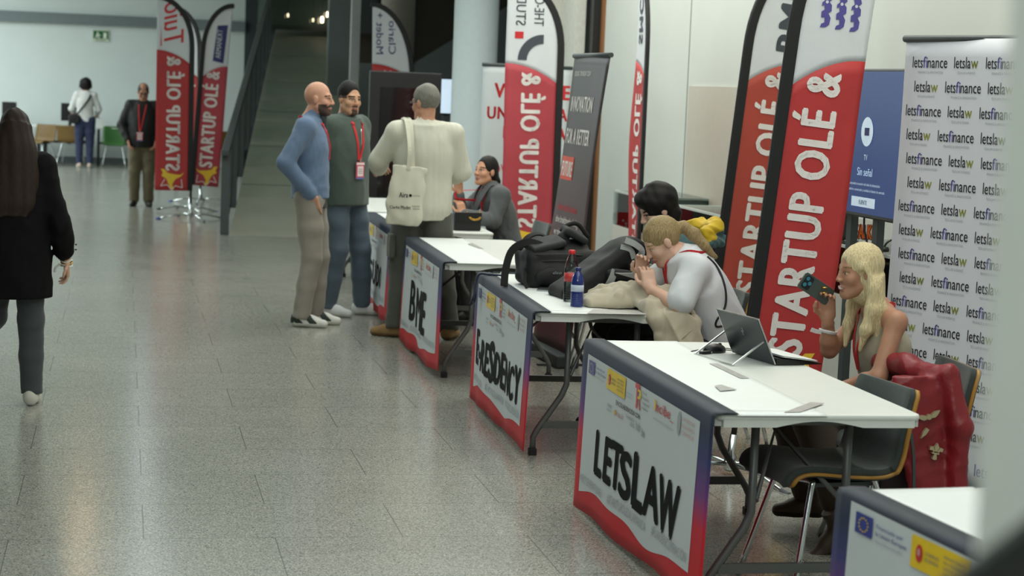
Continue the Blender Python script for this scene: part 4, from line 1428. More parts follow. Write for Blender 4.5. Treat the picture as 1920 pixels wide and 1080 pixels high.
q.build('pictogram', [mat('exit_green', (26, 92, 46), 0.5), mat('exit_white', (222, 232, 214), 0.5)], t)

# ------------------------------------------------------------------ desks, screens and chairs along the rear wall
def desk(x0, x1, y, label, color=None):
    t = thing('desk', label, 'desk', ((x0+x1)/2, y, 0), 0, 'desks along the rear wall')
    hw = (x1-x0)/2
    MB().box2((-hw, -0.4, 0.715), (hw, 0.4, 0.745)).build('desktop', M_white, t, bevel=0.006)
    for sx in (-1, 1):
        for sy in (-1, 1):
            MB().box2((sx*(hw-0.04)-0.02, sy*0.36-0.02, 0), (sx*(hw-0.04)+0.02, sy*0.36+0.02, 0.715)).build('leg', M_dark, t)
    MB().box2((-hw+0.06, 0.33, 0.40), (hw-0.06, 0.36, 0.44)).build('stretcher', M_dark, t)
    return t
desk(-2.45, -1.55, 37.6, 'white desk at the left edge along the rear wall')
desk(-1.5, -0.55, 37.6, 'white desk with the monitor in front of the woman in the white top')
desk(-0.50, 0.75, 37.6, 'white desk with the green chair behind the man in the black jacket')
desk(1.0, 2.2, 37.6, 'white desk showing between the flags and the ramp')
def monitor(px, pw, ph, y, label):
    p = A(px, 232, y)
    t = thing('computer_monitor', label, 'monitor', (p.x, y, 0.745), 0, 'monitors on the rear desks')
    MB().box2((-pw/2, 0, 0.10), (pw/2, 0.04, 0.10+ph)).build('casing', M_black, t, bevel=0.006)
    MB().box2((-pw/2+0.012, 0.04, 0.115), (pw/2-0.012, 0.044, 0.09+ph)).build('screen', mat('off_screen', (14, 16, 18), 0.15), t)
    MB().box2((-0.03, 0.005, 0.0), (0.03, 0.035, 0.14)).build('stand_neck', M_black, t)
    MB().box2((-0.11, -0.07, 0.0), (0.11, 0.11, 0.012)).build('stand_base', M_black, t)
monitor(17, 0.27, 0.32, 37.5, 'dark monitor at the far left on the rear desks, above the long-haired woman')
monitor(131, 0.34, 0.34, 37.4, 'dark monitor on the rear desk left of the woman in the white top')
def far_chair(px, y, rz, label, m_):
    p = A(px, 280, y)
    return shell_chair((p.x, y, 0), rz, label, shell=m_, padded=False, group='chairs at the rear desks')
ca = far_chair(74, 36.75, R(150), 'mustard chair at the rear desks just right of the long-haired woman', M_tan)
copy_thing(ca, (A(133, 280, 36.95).x, 36.95, 0), R(-12), 'mustard chair at the rear desk left of the woman in jeans')
copy_thing(ca, (A(408, 280, 36.75).x, 36.75, 0), R(10), 'mustard chair showing between the right flag and the ramp')
far_chair(214, 36.95, R(180), 'bright green chair at the rear desk between the two people', M_green)
t = thing('paper_sheet', 'white sheet of paper stood on the rear desk beside the woman in the white top', 'paper', (A(190, 235, 37.3).x, 37.3, 0.746))
MB().box2((-0.10, 0, 0), (0.10, 0.004, 0.16)).build('sheet', M_strip, t)
MB().bar((0, 0.003, 0.13), (0, 0.08, 0.0), 0.10, 0.003).build('fold', M_strip, t)
# ------------------------------------------------------------------ people
def skin_mat(name, rgb):
    return mat(name, rgb, 0.5, var=0.06, scale=30, bump=0.04, bscale=500, sss=0.12, spec=0.4)
def cloth(name, rgb, rough=0.85, var=0.045, scale=9, bump=0.10, bscale=600, sheen=0.12, **k):
    return mat(name, rgb, rough, var=var, scale=scale, bump=bump, bscale=bscale, sheen=sheen, **k)
def hair_mat(name, rgb, var=0.35):
    return mat(name, rgb, 0.58, var=var, scale=26, stretch=(9, 9, 0.8), bump=0.2, bscale=60, spec=0.25)
M_lip = mat('lips', (164, 108, 96), 0.4, var=0.05)
M_eyew = mat('eye_white', (172, 166, 158), 0.25, var=0.02)
M_iris = mat('iris_dark', (40, 28, 22), 0.15, var=0.1)
M_teeth = mat('teeth', (226, 222, 212), 0.3, var=0.02)
M_lany = mat('lanyard_red', (196, 34, 42), 0.6, var=0.05)
M_gold = mat('gold', (212, 168, 84), 0.25, 1.0, var=0.05)
M_sole = mat('white_sole', (214, 214, 206), 0.6, var=0.03)

class Person:
    def __init__(self, label, loc, rz, k, J=None, sex='m', head=(0, 0, 0), hs=None):
        self.t = thing('person', label, 'person', loc, rz)
        self.k, self.sex = k, sex
        D = dict(pelvis=(0, 0, .95), chest=(0, -.005, 1.30), neck=(0, -.02, 1.475), head=(0, .012, 1.622),
                 shL=(-.178, -.02, 1.425), shR=(.178, -.02, 1.425), elL=(-.235, -.04, 1.14), elR=(.235, -.04, 1.14),
                 wrL=(-.25, .03, .89), wrR=(.25, .03, .89), hipL=(-.088, 0, .92), hipR=(.088, 0, .92),
                 knL=(-.10, .03, .50), knR=(.10, .03, .50), anL=(-.10, -.015, .085), anR=(.10, -.015, .085))
        self.J = {q: np.array(v, float)*k for q, v in D.items()}
        for q, v in (J or {}).items():
            self.J[q] = np.array(v, float)
        if sex == 'f' and not (J and 'shL' in J):
            self.J['shL'][0] *= 0.9
            self.J['shR'][0] *= 0.9
        self.Rm = np.array(euler(R(head[0]), R(head[1]), R(head[2])))
        self.hs = hs or (k*0.985 if sex == 'm' else k*0.99)
    def H(self, x, y, z):
        return self.J['head']+self.Rm @ (np.array([x, y, z])*self.hs)
    def bounds(self, keys, pad):
        P = np.array([self.J[q] for q in keys])
        return P.min(0)-pad, P.max(0)+pad
    def axis(self):
        return self.J['pelvis'], self.J['neck']
    # -------- the body: head, neck, trunk, arms with hands, legs in one skin
    def body(self, skin, brow, hands=None, h=0.005, beard=None, smile=False, gaze=(0, 0), legs=True, extra=None, brow_d=0.0):
        J, k, H, Rm, hs = self.J, self.k, self.H, self.Rm, self.hs
        lo, hi = self.bounds(list(J), 0.16)
        f = Field(lo, hi, h)
        fem = self.sex == 'f'
        a, b = self.axis()
        f.loft(a, b, (1, 0, 0), [(0, .125*k, .085*k), (.3, .11*k, .08*k), (.65, .125*k, .085*k), (.9, .10*k, .06*k), (1, .06*k, .05*k)], 0.03)
        for s in 'LR':
            f.cap(J['neck'], J['sh'+s], .045*k, .042*k, .05)
            f.path([J['sh'+s], J['el'+s]], [.043*k, .036*k], .03)
            d = J['wr'+s]-J['el'+s]
            f.path([J['el'+s], J['el'+s]+d*.3, J['wr'+s]], [.035*k, .036*k, .0245*k], .02)
            if legs:
                f.path([J['pelvis'], J['hip'+s], J['kn'+s]], [.09*k, .075*k, .048*k], .04)
                f.path([J['kn'+s], J['an'+s]], [.046*k, .034*k], .02)
        # head
        nr = .043 if fem else .054
        f.cap(H(0, -.022, -.05), J['neck'], nr*k, (nr+.004)*k, .02)
        E = lambda c, r, kk, op='u': f.ell(H(*c), np.array(r)*hs, kk*hs, Rm, op)
        C = lambda p, q, r1, r2, kk, op='u': f.cap(H(*p), H(*q), r1*hs, r2*hs, kk*hs, op)
        E((0, -.014, .03), (.074, .094, .093), .01)
        E((0, .026, -.035), (.058 if not fem else .055, .058, .078), .03)
        for s in (-1, 1):
            C((s*.050, .0, -.058), (s*.022, .058, -.098), .020 if not fem else .016, .018, .03)
            E((s*.038, .056, -.03), (.024, .024, .024), .02)
        E((0, .066, -.103), (.022, .017, .015) if not fem else (.017, .016, .014), .02)
        C((-.034, .072 if not fem else .069, .02), (.034, .072 if not fem else .069, .02), .014 if not fem else .009, .014 if not fem else .009, .02)
        for s in (-1, 1):
            E((s*.031, .098, -.003), (.017, .016, .011), .010, 's')
            E((s*.031, .0715, -.004), (.0125, .0125, .0115), .002)
        C((0, .084, .012), (0, .105 if not fem else .1005, -.032), .008 if not fem else .0065, .0105 if not fem else .0088, .014)
        for s in (-1, 1):
            E((s*.0105, .095, -.036), (.008, .011, .008), .008)
            E((s*.076, -.006, -.006), (.009, .019, .030), .006)
        E((0, .084, -.065), (.023, .012, .006), .006)
        E((0, .081, -.075), (.020, .013, .0065), .006)
        if hands:
            for s, (d, n, curl) in hands.items():
                self.hand(f, s, d, n, curl)
        if extra:
            extra(f)
        c = J['head']
        def paint(p):
            q = ((p-c) @ Rm)/hs
            x, y, z = q[:, 0], q[:, 1], q[:, 2]
            m = np.zeros(len(p), int)
            hd = (np.abs(x) < .12) & (np.abs(y) < .14) & (np.abs(z) < .14)
            if beard:
                for fn in beard:
                    m[hd & fn(x, y, z)] = 5
            m[hd & ((x/.024)**2+((z+.0695)/.0115)**2 < 1) & (y > .074)] = 1
            if smile:
                m[hd & ((x/.018)**2+((z+.0695)/.0048)**2 < 1) & (y > .070)] = 6
            for s in (-1, 1):
                e = hd & (y > .066)
                dx = x-s*.031
                m[e & ((dx/.0125)**2+((z+.003)/.0040)**2 < 1)] = 3
                m[e & ((dx-gaze[0])**2+(z+.003-gaze[1])**2 < .0058**2) & (np.abs(z+.003) < .0055)] = 4
                m[e & (np.abs(dx) < .018) & (np.abs(z-.0055+.012*(dx/.018)**2*.5) < .0024)] = 2
                m[hd & (y > .05) & (np.abs(x-s*.033) < .020) & (np.abs(z-.0225+.10*(np.abs(x)-.033)**2/.02+brow_d) < .0040)] = 2
            return m
        self.skin = skin
        o = solid('body', f, [skin, M_lip, brow, M_eyew, M_iris, mat('beard_'+brow.name, (74, 56, 46), 0.8, var=0.3, scale=120), M_teeth], self.t, paint)
        return o
    def hand(self, f, s, d, n, curl, kk=None):
        k = (self.k if self.sex == 'm' else self.k*0.93)*1.0
        w_ = self.J['wr'+s]
        d = np.array(d, float)
        d /= np.linalg.norm(d)
        n = np.array(n, float)
        n -= d*(n@d)
        n /= np.linalg.norm(n)
        sg = 1 if s == 'R' else -1
        sd = np.cross(n, d)*-sg*-1
        # thumb side: right hand, fingers forward, palm down -> thumb points left
        sd = np.cross(d, n)*sg*-1
        RR = np.stack([sd, d, n], 1)
        f.cap(w_-d*.02*k, w_+d*.02*k, .024*k, .024*k, .012)
        f.rbox(w_+d*.052*k, (.040*k, .050*k, .0145*k), .013*k, .012, RR)
        cv = curl if hasattr(curl, '__len__') else [curl]*4
        for i, (off, L) in enumerate(((.030, .070), (.010, .079), (-.010, .074), (-.029, .057))):
            p = w_+(d*.092+sd*off-n*.002)*k
            pts = [p]
            for fr, am in ((.46, 62), (.30, 128), (.24, 165)):
                a = R(am)*cv[i]
                p = p+(d*math.cos(a)+n*math.sin(a)+sd*off*0.8)*L*fr*k
                pts.append(p)
            f.path(pts, [.0088*k, .0082*k, .0075*k, .0068*k], .003)
        p0 = w_+(d*.028+sd*.030+n*.004)*k
        c = cv[0]
        p1 = p0+(d*.55+sd*.72+n*(.25+.35*c))*.036*k
        p2 = p1+(d*.85+sd*(.35-.5*c)+n*(.2+.5*c))*.030*k
        p3 = p2+(d*.9+sd*(.1-.6*c)+n*(.1+.5*c))*.024*k
        f.path([p0, p1, p2, p3], [.0135*k, .0105*k, .0095*k, .008*k], .006)
    # -------- clothes
    def top(self, name, m, hem=None, th=.018, sleeve=(1.0, 1.0), st=None, h=0.009, wr=.004, wf=26, seed=1, cuffR=.036, elR=.050, shR=.062, collar=0, loose=0.0, open_neck=0.0, hem_drop=None, mats=None, paint=None, cut=None, belly=0.0):
        J, k = self.J, self.k
        lo, hi = self.bounds([q for q in J if q[:2] not in ('kn', 'an')], 0.2)
        f = Field(lo, hi, h)
        a, b = self.axis()
        ax = (b-a)/np.linalg.norm(b-a)
        hem = a-ax*hem if hem is not None else a-ax*.05
        fem = self.sex == 'f'
        L = np.linalg.norm(b-hem)
        st = st or ([(0, .155, .112), (.25, .150, .108), (.45, .155, .110), (.7, .172, .118), (.88, .150, .095), (1, .075, .06)] if not fem else
                    [(0, .158, .110), (.25, .140, .098), (.42, .132, .094), (.68, .148, .112), (.88, .125, .085), (1, .06, .055)])
        st = [(t, (rx+loose)*k+th*.4, (ry+loose+belly*math.sin(PI*min(1, t*1.4)))*k+th*.4) for t, rx, ry in st]
        f.loft(hem, b, (1, 0, 0), st, .03)
        for s in 'LR':
            sl = sleeve[0] if s == 'L' else sleeve[1]
            f.cap(J['neck']-ax*.015*k, J['sh'+s] if sl > 0 else J['sh'+s]*.72+J['neck']*.28-ax*.02, (.050 if sl > 0 else .040)*k, (shR*.95 if sl > 0 else .036)*k, .06*k)
            if sl <= 0:
                continue
            if sl <= .5:
                e = J['sh'+s]+(J['el'+s]-J['sh'+s])*sl*2
                f.path([J['sh'+s], e], [shR*k, (elR+.008)*k], .035)
            else:
                e = J['el'+s]+(J['wr'+s]-J['el'+s])*(sl-.5)*2
                f.path([J['sh'+s], J['el'+s]], [shR*k, elR*k], .035)
                mid = J['el'+s]+(e-J['el'+s])*.55
                f.path([J['el'+s], mid, e], [elR*k, (elR*.5+cuffR*.55)*k, cuffR*k], .02)
        if collar:
            f.cap(J['neck']-ax*.01*k, J['neck']+(J['head']-J['neck'])*collar, .062*k, .058*k, .02)
        if wr:
            w3 = np.array(wf)*np.array([1, 1, .7])
            f.wrinkle(wr*1.2, w3*.8, seed, 3, crease=True)
            f.wrinkle(wr*.5, w3*1.9, seed+9, 3, crease=True)
        # neck opening
        nk = J['neck']+(J['head']-J['neck'])*.35
        if not collar:
            f.cap(J['neck']+ax*.005, nk, (.052 if fem else .060)*k, .07*k, .01, 's')
            if open_neck:
                f.cap(J['neck']+np.array([0, .06*k, -.0]), J['neck']-ax*open_neck+np.array([0, .125*k, 0]), .045*k, .012*k, .01, 's')
        else:
            f.cap(J['neck']+ax*.02, nk+ax*.08, .050*k, .052*k, .006, 's')
        if hem is not None:
            f.plane_cut(hem, -ax)
        if cut:
            cut(f)
        self.cover = solid(name, f, mats or m, self.t, paint)
        return self.cover
    def trousers(self, m, rad=(.098, .072, .060), pel=(.158, .115, .13), h=0.009, wr=.005, end=.0, seed=3, wf=24, name='trousers', waist=.06, flare=0.0):
        J, k = self.J, self.k
        if J['knL'][1] > .3:
            waist = .32
        lo, hi = self.bounds(['pelvis', 'hipL', 'hipR', 'knL', 'knR', 'anL', 'anR'], 0.22)
        f = Field(lo, hi, h)
        a, b = self.axis()
        ax = (b-a)/np.linalg.norm(b-a)
        f.ell(J['pelvis']-ax*.02*k, np.array(pel)*k, .03)
        for s in 'LR':
            e = J['an'+s]+(J['kn'+s]-J['an'+s])*end
            mid = J['kn'+s]*.5+e*.5
            f.path([J['hip'+s], J['hip'+s]*.5+J['kn'+s]*.5, J['kn'+s]], [rad[0]*k, rad[0]*.45*k+rad[1]*.55*k, rad[1]*k], .035)
            f.path([J['kn'+s], mid, e], [rad[1]*k, (rad[1]*.45+rad[2]*.55)*k, (rad[2]+flare)*k], .02)
        f.wrinkle(wr, (wf, wf, wf*1.1), seed, 4)
        an = [J['anL'], J['anR']]
        f.wrinkle(wr*.7, (16, 16, 60), seed+4, 3, mask=lambda p: np.clip(1-np.minimum(*[np.linalg.norm(p-q, axis=1) for q in an])/(.24*k), 0, 1))
        for s in 'LR':
            d = J['an'+s]-J['kn'+s]
            d = d/np.linalg.norm(d)
            e = J['an'+s]+(J['kn'+s]-J['an'+s])*end
            f.cap(e+d*.105*k, e+d*.3, .10*k, .10*k, .003, 's')
        f.plane_cut(J['pelvis']+ax*waist*k, ax)
        return solid(name, f, m, self.t)
    def shoes(self, m, sole, kind='sneaker', yaw=(8, -8), toe_down=(0, 0), L=.27, h=0.006, mats=None, paint=None, high=0.0):
        J, k = self.J, self.k
        for i, s in enumerate('LR'):
            an = J['an'+s]
            g = Matrix.Rotation(R(yaw[i]), 3, 'Z') @ Matrix.Rotation(R(-toe_down[i]), 3, 'X')
            g = np.array(g)
            z0 = an[2]-.085*k if not toe_down[i] else an[2]-.085*k
            base = np.array([an[0], an[1], z0])
            T = lambda x, y, z: base+g @ (np.array([x, y, z])*k)
            LL = L/.27
            f = Field(base-.32, base+np.array([.32, .32, .30+high]), h)
            f.cap(T(0, -.03, .042), T(0, .075*LL, .040), .043*k, .040*k, .02)
            f.cap(T(0, .075*LL, .038), T(.004, .155*LL, .028), .041*k, .031*k, .02)
            f.ell(T(0, -.032, .06), np.array([.036, .042, .05])*k, .02, g)
            f.cap(T(0, -.012, .07), T(0, -.006, .10+high), .040*k, .042*k, .02)
            f.cap(T(0, .02, .075), T(0, .09*LL, .05), .030*k, .028*k, .02)
            fl = T(0, 0, 0)
            f.plane_cut(fl, -g[:, 2])
            f.plane_cut(T(0, 0, .105+high), g[:, 2])
            inv = g.T
            def pt(p):
                q = ((p-base) @ g)/k
                mm = np.where(q[:, 2] < .026, 1, 0)
                if paint:
                    mm = np.where(q[:, 2] < .026, 1, paint(q))
                return mm
            solid('shoe', f, [m, sole]+(mats or []), self.t, pt)
    def hair(self, m, build, h=0.006, wr=.003, wf=(70, 70, 12), pad=.22, seed=5, name='hair', drop=0.0):
        c = self.J['head']
        f = Field(c-pad-np.array([0, 0, drop]), c+pad, h)
        E = lambda p, r, kk=.012, op='u': f.ell(self.H(*p), np.array(r)*self.hs, kk*self.hs, self.Rm, op)
        C = lambda p, q, r1, r2, kk=.015, op='u': f.cap(self.H(*p), self.H(*q), r1*self.hs, r2*self.hs, kk*self.hs, op)
        build(f, E, C, self)
        if wr:
            f.wrinkle(wr, wf, seed, 5, near=.025, warp=.5)
        return solid(name, f, m, self.t)
    def lanyard(self, badge_at, side=1, m=None, wid=.018, badge=True, tint=(236, 214, 214)):
        """ribbon round the neck down to a badge lying on the front of the body"""
        from mathutils.bvhtree import BVHTree
        J, k = self.J, self.k
        n = J['neck']
        a, b = self.axis()
        ax = (b-a)/np.linalg.norm(b-a)
        me = self.cover.data
        tree = BVHTree.FromPolygons([v.co[:] for v in me.vertices], [p.vertices[:] for p in me.polygons])
        def hit(o, d):
            h = tree.ray_cast(Vector(o), Vector(d))
            return h[0], h[1]
        B = Vector(badge_at)
        t_ = MB()
        for s in (-1, 1):
            pts, nn = [], []
            for ang in (75, 50, 25, 5):
                q = n+ax*.012*k
                d = Vector((s*math.cos(R(ang)), -math.sin(R(ang)), 0))
                p, nr = hit(Vector(q)+d*.5+Vector((0, 0, .012*(1-ang/75))), -d)
                if p is not None and (p-Vector(q)).length < .16*k:
                    pts.append(p+d*.003)
                    nn.append(d)
            top = Vector(n)+Vector((s*.058*k, 0, .0))
            for i in range(1, 13):
                u = i/12
                x, z = top.x*(1-u)+(B.x+s*.006)*u, top.z*(1-u)+B.z*u
                p, nr = hit((x, 1.2, z), (0, -1, 0))
                if p is None:
                    p, nr = Vector((x, B.y, z)), Vector((0, 1, 0))
                if i < 3 and nr.z > .8:
                    nr = Vector((0, .5, .8))
                pts.append(p+nr*.004)
                nn.append(nr)
            if len(pts) > 3:
                t_.ribbon(smooth_path(pts, 3), wid*k, .003, [nn[min(i//3, len(nn)-1)] for i in range(3*(len(pts)-1)+1)])
        p, nr = hit((B.x, 1.2, B.z-.06*k), (0, -1, 0))
        B = np.array([B.x, (p.y if p else B.y)+.004, B.z])
        o = t_.build('lanyard', m or M_lany, self.t)
        if badge:
            q = MB()
            q.box(B+np.array([0, .010, -.075*k]), (.088*k, .006, .125*k), 0)
            q.box(B+np.array([0, .0135, -.08*k]), (.062*k, .002, .075*k), 1)
            q.box(B+np.array([0, .0135, -.132*k]), (.088*k, .002, .012*k), 2)
            q.box(B+np.array([0, .0135, -.025*k]), (.088*k, .002, .016*k), 1)
            for z in (-.065, -.08, -.095):
                q.box(B+np.array([0, .015, z*k]), (.04*k, .001, .004*k), 3)
            q.box(B+np.array([0, .006, 0]), (.012, .008, .022), 4)
            q.build('badge', [mat('badge_pink', (196, 84, 104), 0.5), mat('badge_white', tint, 0.5), mat('badge_blue', (96, 108, 168), 0.5), M_grink, M_chrome], o)
        return o

def short_hair(E, C, top=.0, side=.0, line=.02, brow=.0):
    E((0, -.017, .035+top*.5), (.0765+side, .0965+side*.6, .093+top))
    E((0, .106, -.010), (.077, .064, .090+line*.5), .012, 's')
    for s in (-1, 1):
        E((s*.082, .018, -.045), (.026, .034, .055), .012, 's')
    E((0, -.05, -.125), (.10, .10, .065), .02, 's')
    E((0, .02, -.11), (.10, .11, .075), .02, 's')

# 1. long-haired woman walking away
s1 = skin_mat('skin_light', (206, 164, 140))
M_hbrown = hair_mat('hair_dark_brown', (46, 33, 26))
P = Person('woman with long dark hair in a black jacket walking away at the far left', (-0.565, 10.47, 0), R(-2), 0.915,
           dict(knL=(-.115, .16, .46), anL=(-.27, -.02, .20), knR=(.095, .02, .46), anR=(.105, .0, .08), elR=(.242, -.03, .985), wrR=(.275, .05, .79), elL=(-.26, .02, 1.02), wrL=(-.24, .20, .84)), 'f')
P.body(s1, M_hbrown, hands=dict(R=((.05, .15, -1), (-.8, -.2, -.1), (.35, .4, .45, .5)), L=((0, .5, -1), (1, 0, 0), .4)))
P.top('jacket', cloth('black_jacket_cloth', (11, 11, 12), sheen=0.0, spec=0.2), hem=.29, sleeve=(.86, .86), loose=.034, st=[(0, .185, .145), (.3, .178, .135), (.6, .165, .125), (.75, .170, .120), (.9, .14, .09), (1, .07, .06)], elR=.066, cuffR=.060, shR=.072, wr=.005, collar=.25, seed=2)
P.trousers(cloth('washed_black_denim', (62, 66, 68)), rad=(.092, .076, .064), pel=(.145, .10, .12), end=.0, seed=4)
P.shoes(mat('off_white_canvas', (206, 204, 190), 0.7, var=0.05), M_sole, yaw=(10, -6), toe_down=(30, 0), L=.25)
def _h(f, E, C, p):
    E((0, -.018, .035), (.086, .106, .102))
    E((0, .115, -.05), (.062, .07, .12), .02, 's')
    a = p.H(0, -.03, .03)
    f.loft(p.H(0, -.172, -.50), a, (1, 0, 0), [(0, .07, .020), (.12, .125, .045), (.45, .142, .070), (.75, .122, .095), (1, .084, .092)], .03)
P.hair(M_hbrown, _h, wr=.006, wf=(95, 60, 4), pad=.25, drop=.56)
tn = MB()
for a in (0, 1, 2):
    tn.tube([Vector(P.J['wrR'])+Vector((.031*math.cos(q), .031*math.sin(q)+.004, .012*a-.028+.006*math.sin(2*q+a))) for q in [2*PI*i/20 for i in range(21)]], .0045, 6, 0 if a != 1 else 1)
tn.tube(smooth_path([Vector(P.J['wrR'])+Vector((-.03, -.012, -.02)), Vector(P.J['wrR'])+Vector((-.055, -.015, -.04)), Vector(P.J['wrR'])+Vector((-.06, -.012, -.065))]), .006, 6, 0)
tn.build('bracelets', [mat('bracelet_white', (224, 222, 214), 0.5), M_gold], P.t)
cf = MB()
for z in (0, .028):
    cf.lathe([(.004, 0), (.006, .004), (.004, .008)], Vector(P.J['elR'])*.3+Vector(P.J['wrR'])*.7+Vector((.062, -.01, z)), n=8)
cf.build('cuff_button', M_black, P.t)

# 2. distant woman in a white top
P = Person('woman in a white top and blue jeans standing at the rear desks', (-0.70, 36.45, 0), R(4), 0.965,
           dict(elL=(-.25, .04, 1.10), wrL=(-.19, .25, 1.02), elR=(.25, .02, 1.10), wrR=(.22, .22, .98)), 'f')
P.body(s1, M_hbrown, hands=dict(L=((0, 1, 0), (0, 0, -1), .3), R=((0, 1, -.2), (0, 0, -1), .3)), h=.008)
P.top('sweater', cloth('white_knit', (214, 214, 212)), hem=.05, sleeve=(.9, .9), loose=.018, elR=.060, h=.012, wr=.006, wf=22, seed=6)
P.trousers(cloth('blue_denim', (42, 50, 80)), rad=(.118, .082, .058), pel=(.180, .125, .14), h=.012, seed=8, end=.0)
P.shoes(mat('beige_leather', (196, 176, 160), 0.6), M_sole, L=.25, h=.009)
def _h(f, E, C, p):
    E((0, -.03, .02), (.118, .120, .118))
    E((0, -.04, -.04), (.125, .10, .075), .03)
    E((0, .12, -.03), (.07, .08, .11), .02, 's')
P.hair(hair_mat('hair_black_curly', (24, 20, 19)), _h, h=.009, wr=.007, wf=(60, 60, 60))
b = thing('crossbody_bag', 'black crossbody bag worn on the back of the woman in the white top', 'bag', P.t.location, R(4))
n = P.J['neck']
MB().ribbon(smooth_path([(.09, .03, 1.39), (.10, -.06, 1.40), (.06, -.145, 1.30), (-.08, -.155, 1.10), (-.17, -.12, .98)], 6), .035, .006, (0.1, -1, .2)).build('strap', M_black, b)
f = Field((-.36, -.25, .78), (.0, .12, 1.06), .009)
f.rbox((-.20, -.10, .91), (.11, .05, .085), .035, .02).wrinkle(.003, 30, 2)
solid('pouch', f, mat('black_leather', (20, 20, 21), 0.5, var=0.1), b)

# 3. man in the black jacket looking down
s3 = skin_mat('skin_ruddy', (190, 140, 114))
M_hgrey = hair_mat('hair_dark_grey', (64, 60, 56))
P = Person('man in a black jacket and khaki trousers looking down, beside the left flags', (0.262, 26.4, 0), R(178), 0.962,
           dict(elL=(-.27, -.03, 1.10), wrL=(-.19, .08, .90), elR=(.28, -.04, 1.10), wrR=(.19, .08, .90)), 'm', head=(-20, 0, 4))
P.body(s3, M_hgrey, hands=dict(L=((.3, .5, -1), (1, 0, 0), .4), R=((-.3, .5, -1), (-1, 0, 0), .4)), h=.006)
P.top('jacket', cloth('black_nylon_jacket', (11, 12, 13), 0.65, sheen=0.0), hem=.11, sleeve=(.97, .97), loose=.035, elR=.066, cuffR=.05, shR=.078, h=.010, wr=.006, wf=18, seed=11, collar=.3, belly=.04)
P.trousers(cloth('khaki_twill', (104, 97, 74)), rad=(.110, .085, .072), pel=(.172, .135, .13), h=.010, seed=12)
P.shoes(mat('dark_brown_shoe', (40, 34, 30), 0.5), mat('dark_sole', (24, 22, 20), 0.7), yaw=(14, -10), h=.007)
def _h(f, E, C, p):
    short_hair(E, C, 0, .004, .03)
    E((0, .05, .125), (.058, .10, .055), .015, 's')
P.hair(M_hgrey, _h, h=.006, wr=.002)
P.lanyard((.03, .185, 1.03), m=M_lany)
gl_ = MB()
for s in (-1, 1):
    gl_.tube([P.H(s*.032+.022*math.cos(a), .094, -.004+.017*math.sin(a)) for a in [2*PI*i/14 for i in range(15)]], .0028, 6)
    gl_.tube([P.H(s*.054, .092, .002), P.H(s*.079, .0, .004)], .0022, 6)
gl_.tube([P.H(-.010, .096, 0), P.H(.010, .096, 0)], .0025, 6)
gl_.build('glasses', M_black, P.t)

# 4. bald man in the blue sweater
s4 = skin_mat('skin_tan_pink', (202, 150, 124))
M_bbrown = hair_mat('beard_brown', (58, 42, 34))
P = Person('bald bearded man in a blue-grey sweater with a hand in his pocket', (1.365, 13.97, 0), R(-102), 1.035,
           dict(head=(0, .045, 1.683), elR=(.265, -.155, 1.215), wrR=(.175, .035, .975), elL=(-.25, -.16, 1.22), wrL=(-.17, .03, .98),
                anR=(.085, -.03, .088), anL=(-.095, .05, .088), knR=(.09, .035, .52), knL=(-.09, .07, .52)), 'm', head=(2, 0, -10))
P.body(s4, M_bbrown, hands=dict(R=((-.28, .25, -1), (-1, .2, -.1), .2), L=((.28, .25, -1), (1, 0, 0), .2)),
       beard=[lambda x, y, z: (z < -.038) & (y > .012) & (z > -.14) & ~((np.abs(x) < .05) & (z > -.05) & (y > .05)), lambda x, y, z: (z < -.045) & (z > -.062) & (y > .07) & (np.abs(x) < .03)])
P.top('sweater', cloth('blue_grey_sweater', (98, 118, 146)), hem=.035, sleeve=(.97, .97), loose=.018, elR=.060, cuffR=.044, shR=.070, wr=.005, wf=22, seed=21, collar=.32)
P.trousers(cloth('stone_chinos', (150, 143, 132)), rad=(.104, .076, .064), seed=22, wr=.005)
def _pt(q):
    m = np.zeros(len(q), int)
    m[(np.sin(q[:, 1]*62+q[:, 2]*60) > -.25) & (q[:, 2] > .03) & (q[:, 1] < .12)] = 2
    m[(q[:, 1] < -.045) & (q[:, 2] > .03)] = 2
    return m
P.shoes(mat('sneaker_white', (220, 220, 212), 0.6, var=0.03), mat('sneaker_sole', (206, 208, 194), 0.6), yaw=(4, -4), mats=[mat('sneaker_dark_green', (34, 48, 40), 0.6)], paint=_pt, L=.285)
f = Field((-.24, -.22, .84), (.24, .22, 1.06), .009)
f.loft((0, 0, .885), (0, 0, 1.04), (1, 0, 0), [(0, .172, .128), (1, .160, .118)], .01).wrinkle(.004, 26, 4)
f.plane_cut((0, -.05, .90), np.array([0, -.35, -1])*-1*-1)
solid('shirt_tail', f, cloth('dark_shirt', (34, 33, 32)), P.t)
P.lanyard((.0, .185, 1.24), badge=False)
f = Field((-.12, -.02, 1.44), (.12, .16, 1.60), .006)
f.cap((.0, .075, 1.545), (.0, .10, 1.47), .034, .012, .02)
solid('collar_lining', f, M_slate, P.t)

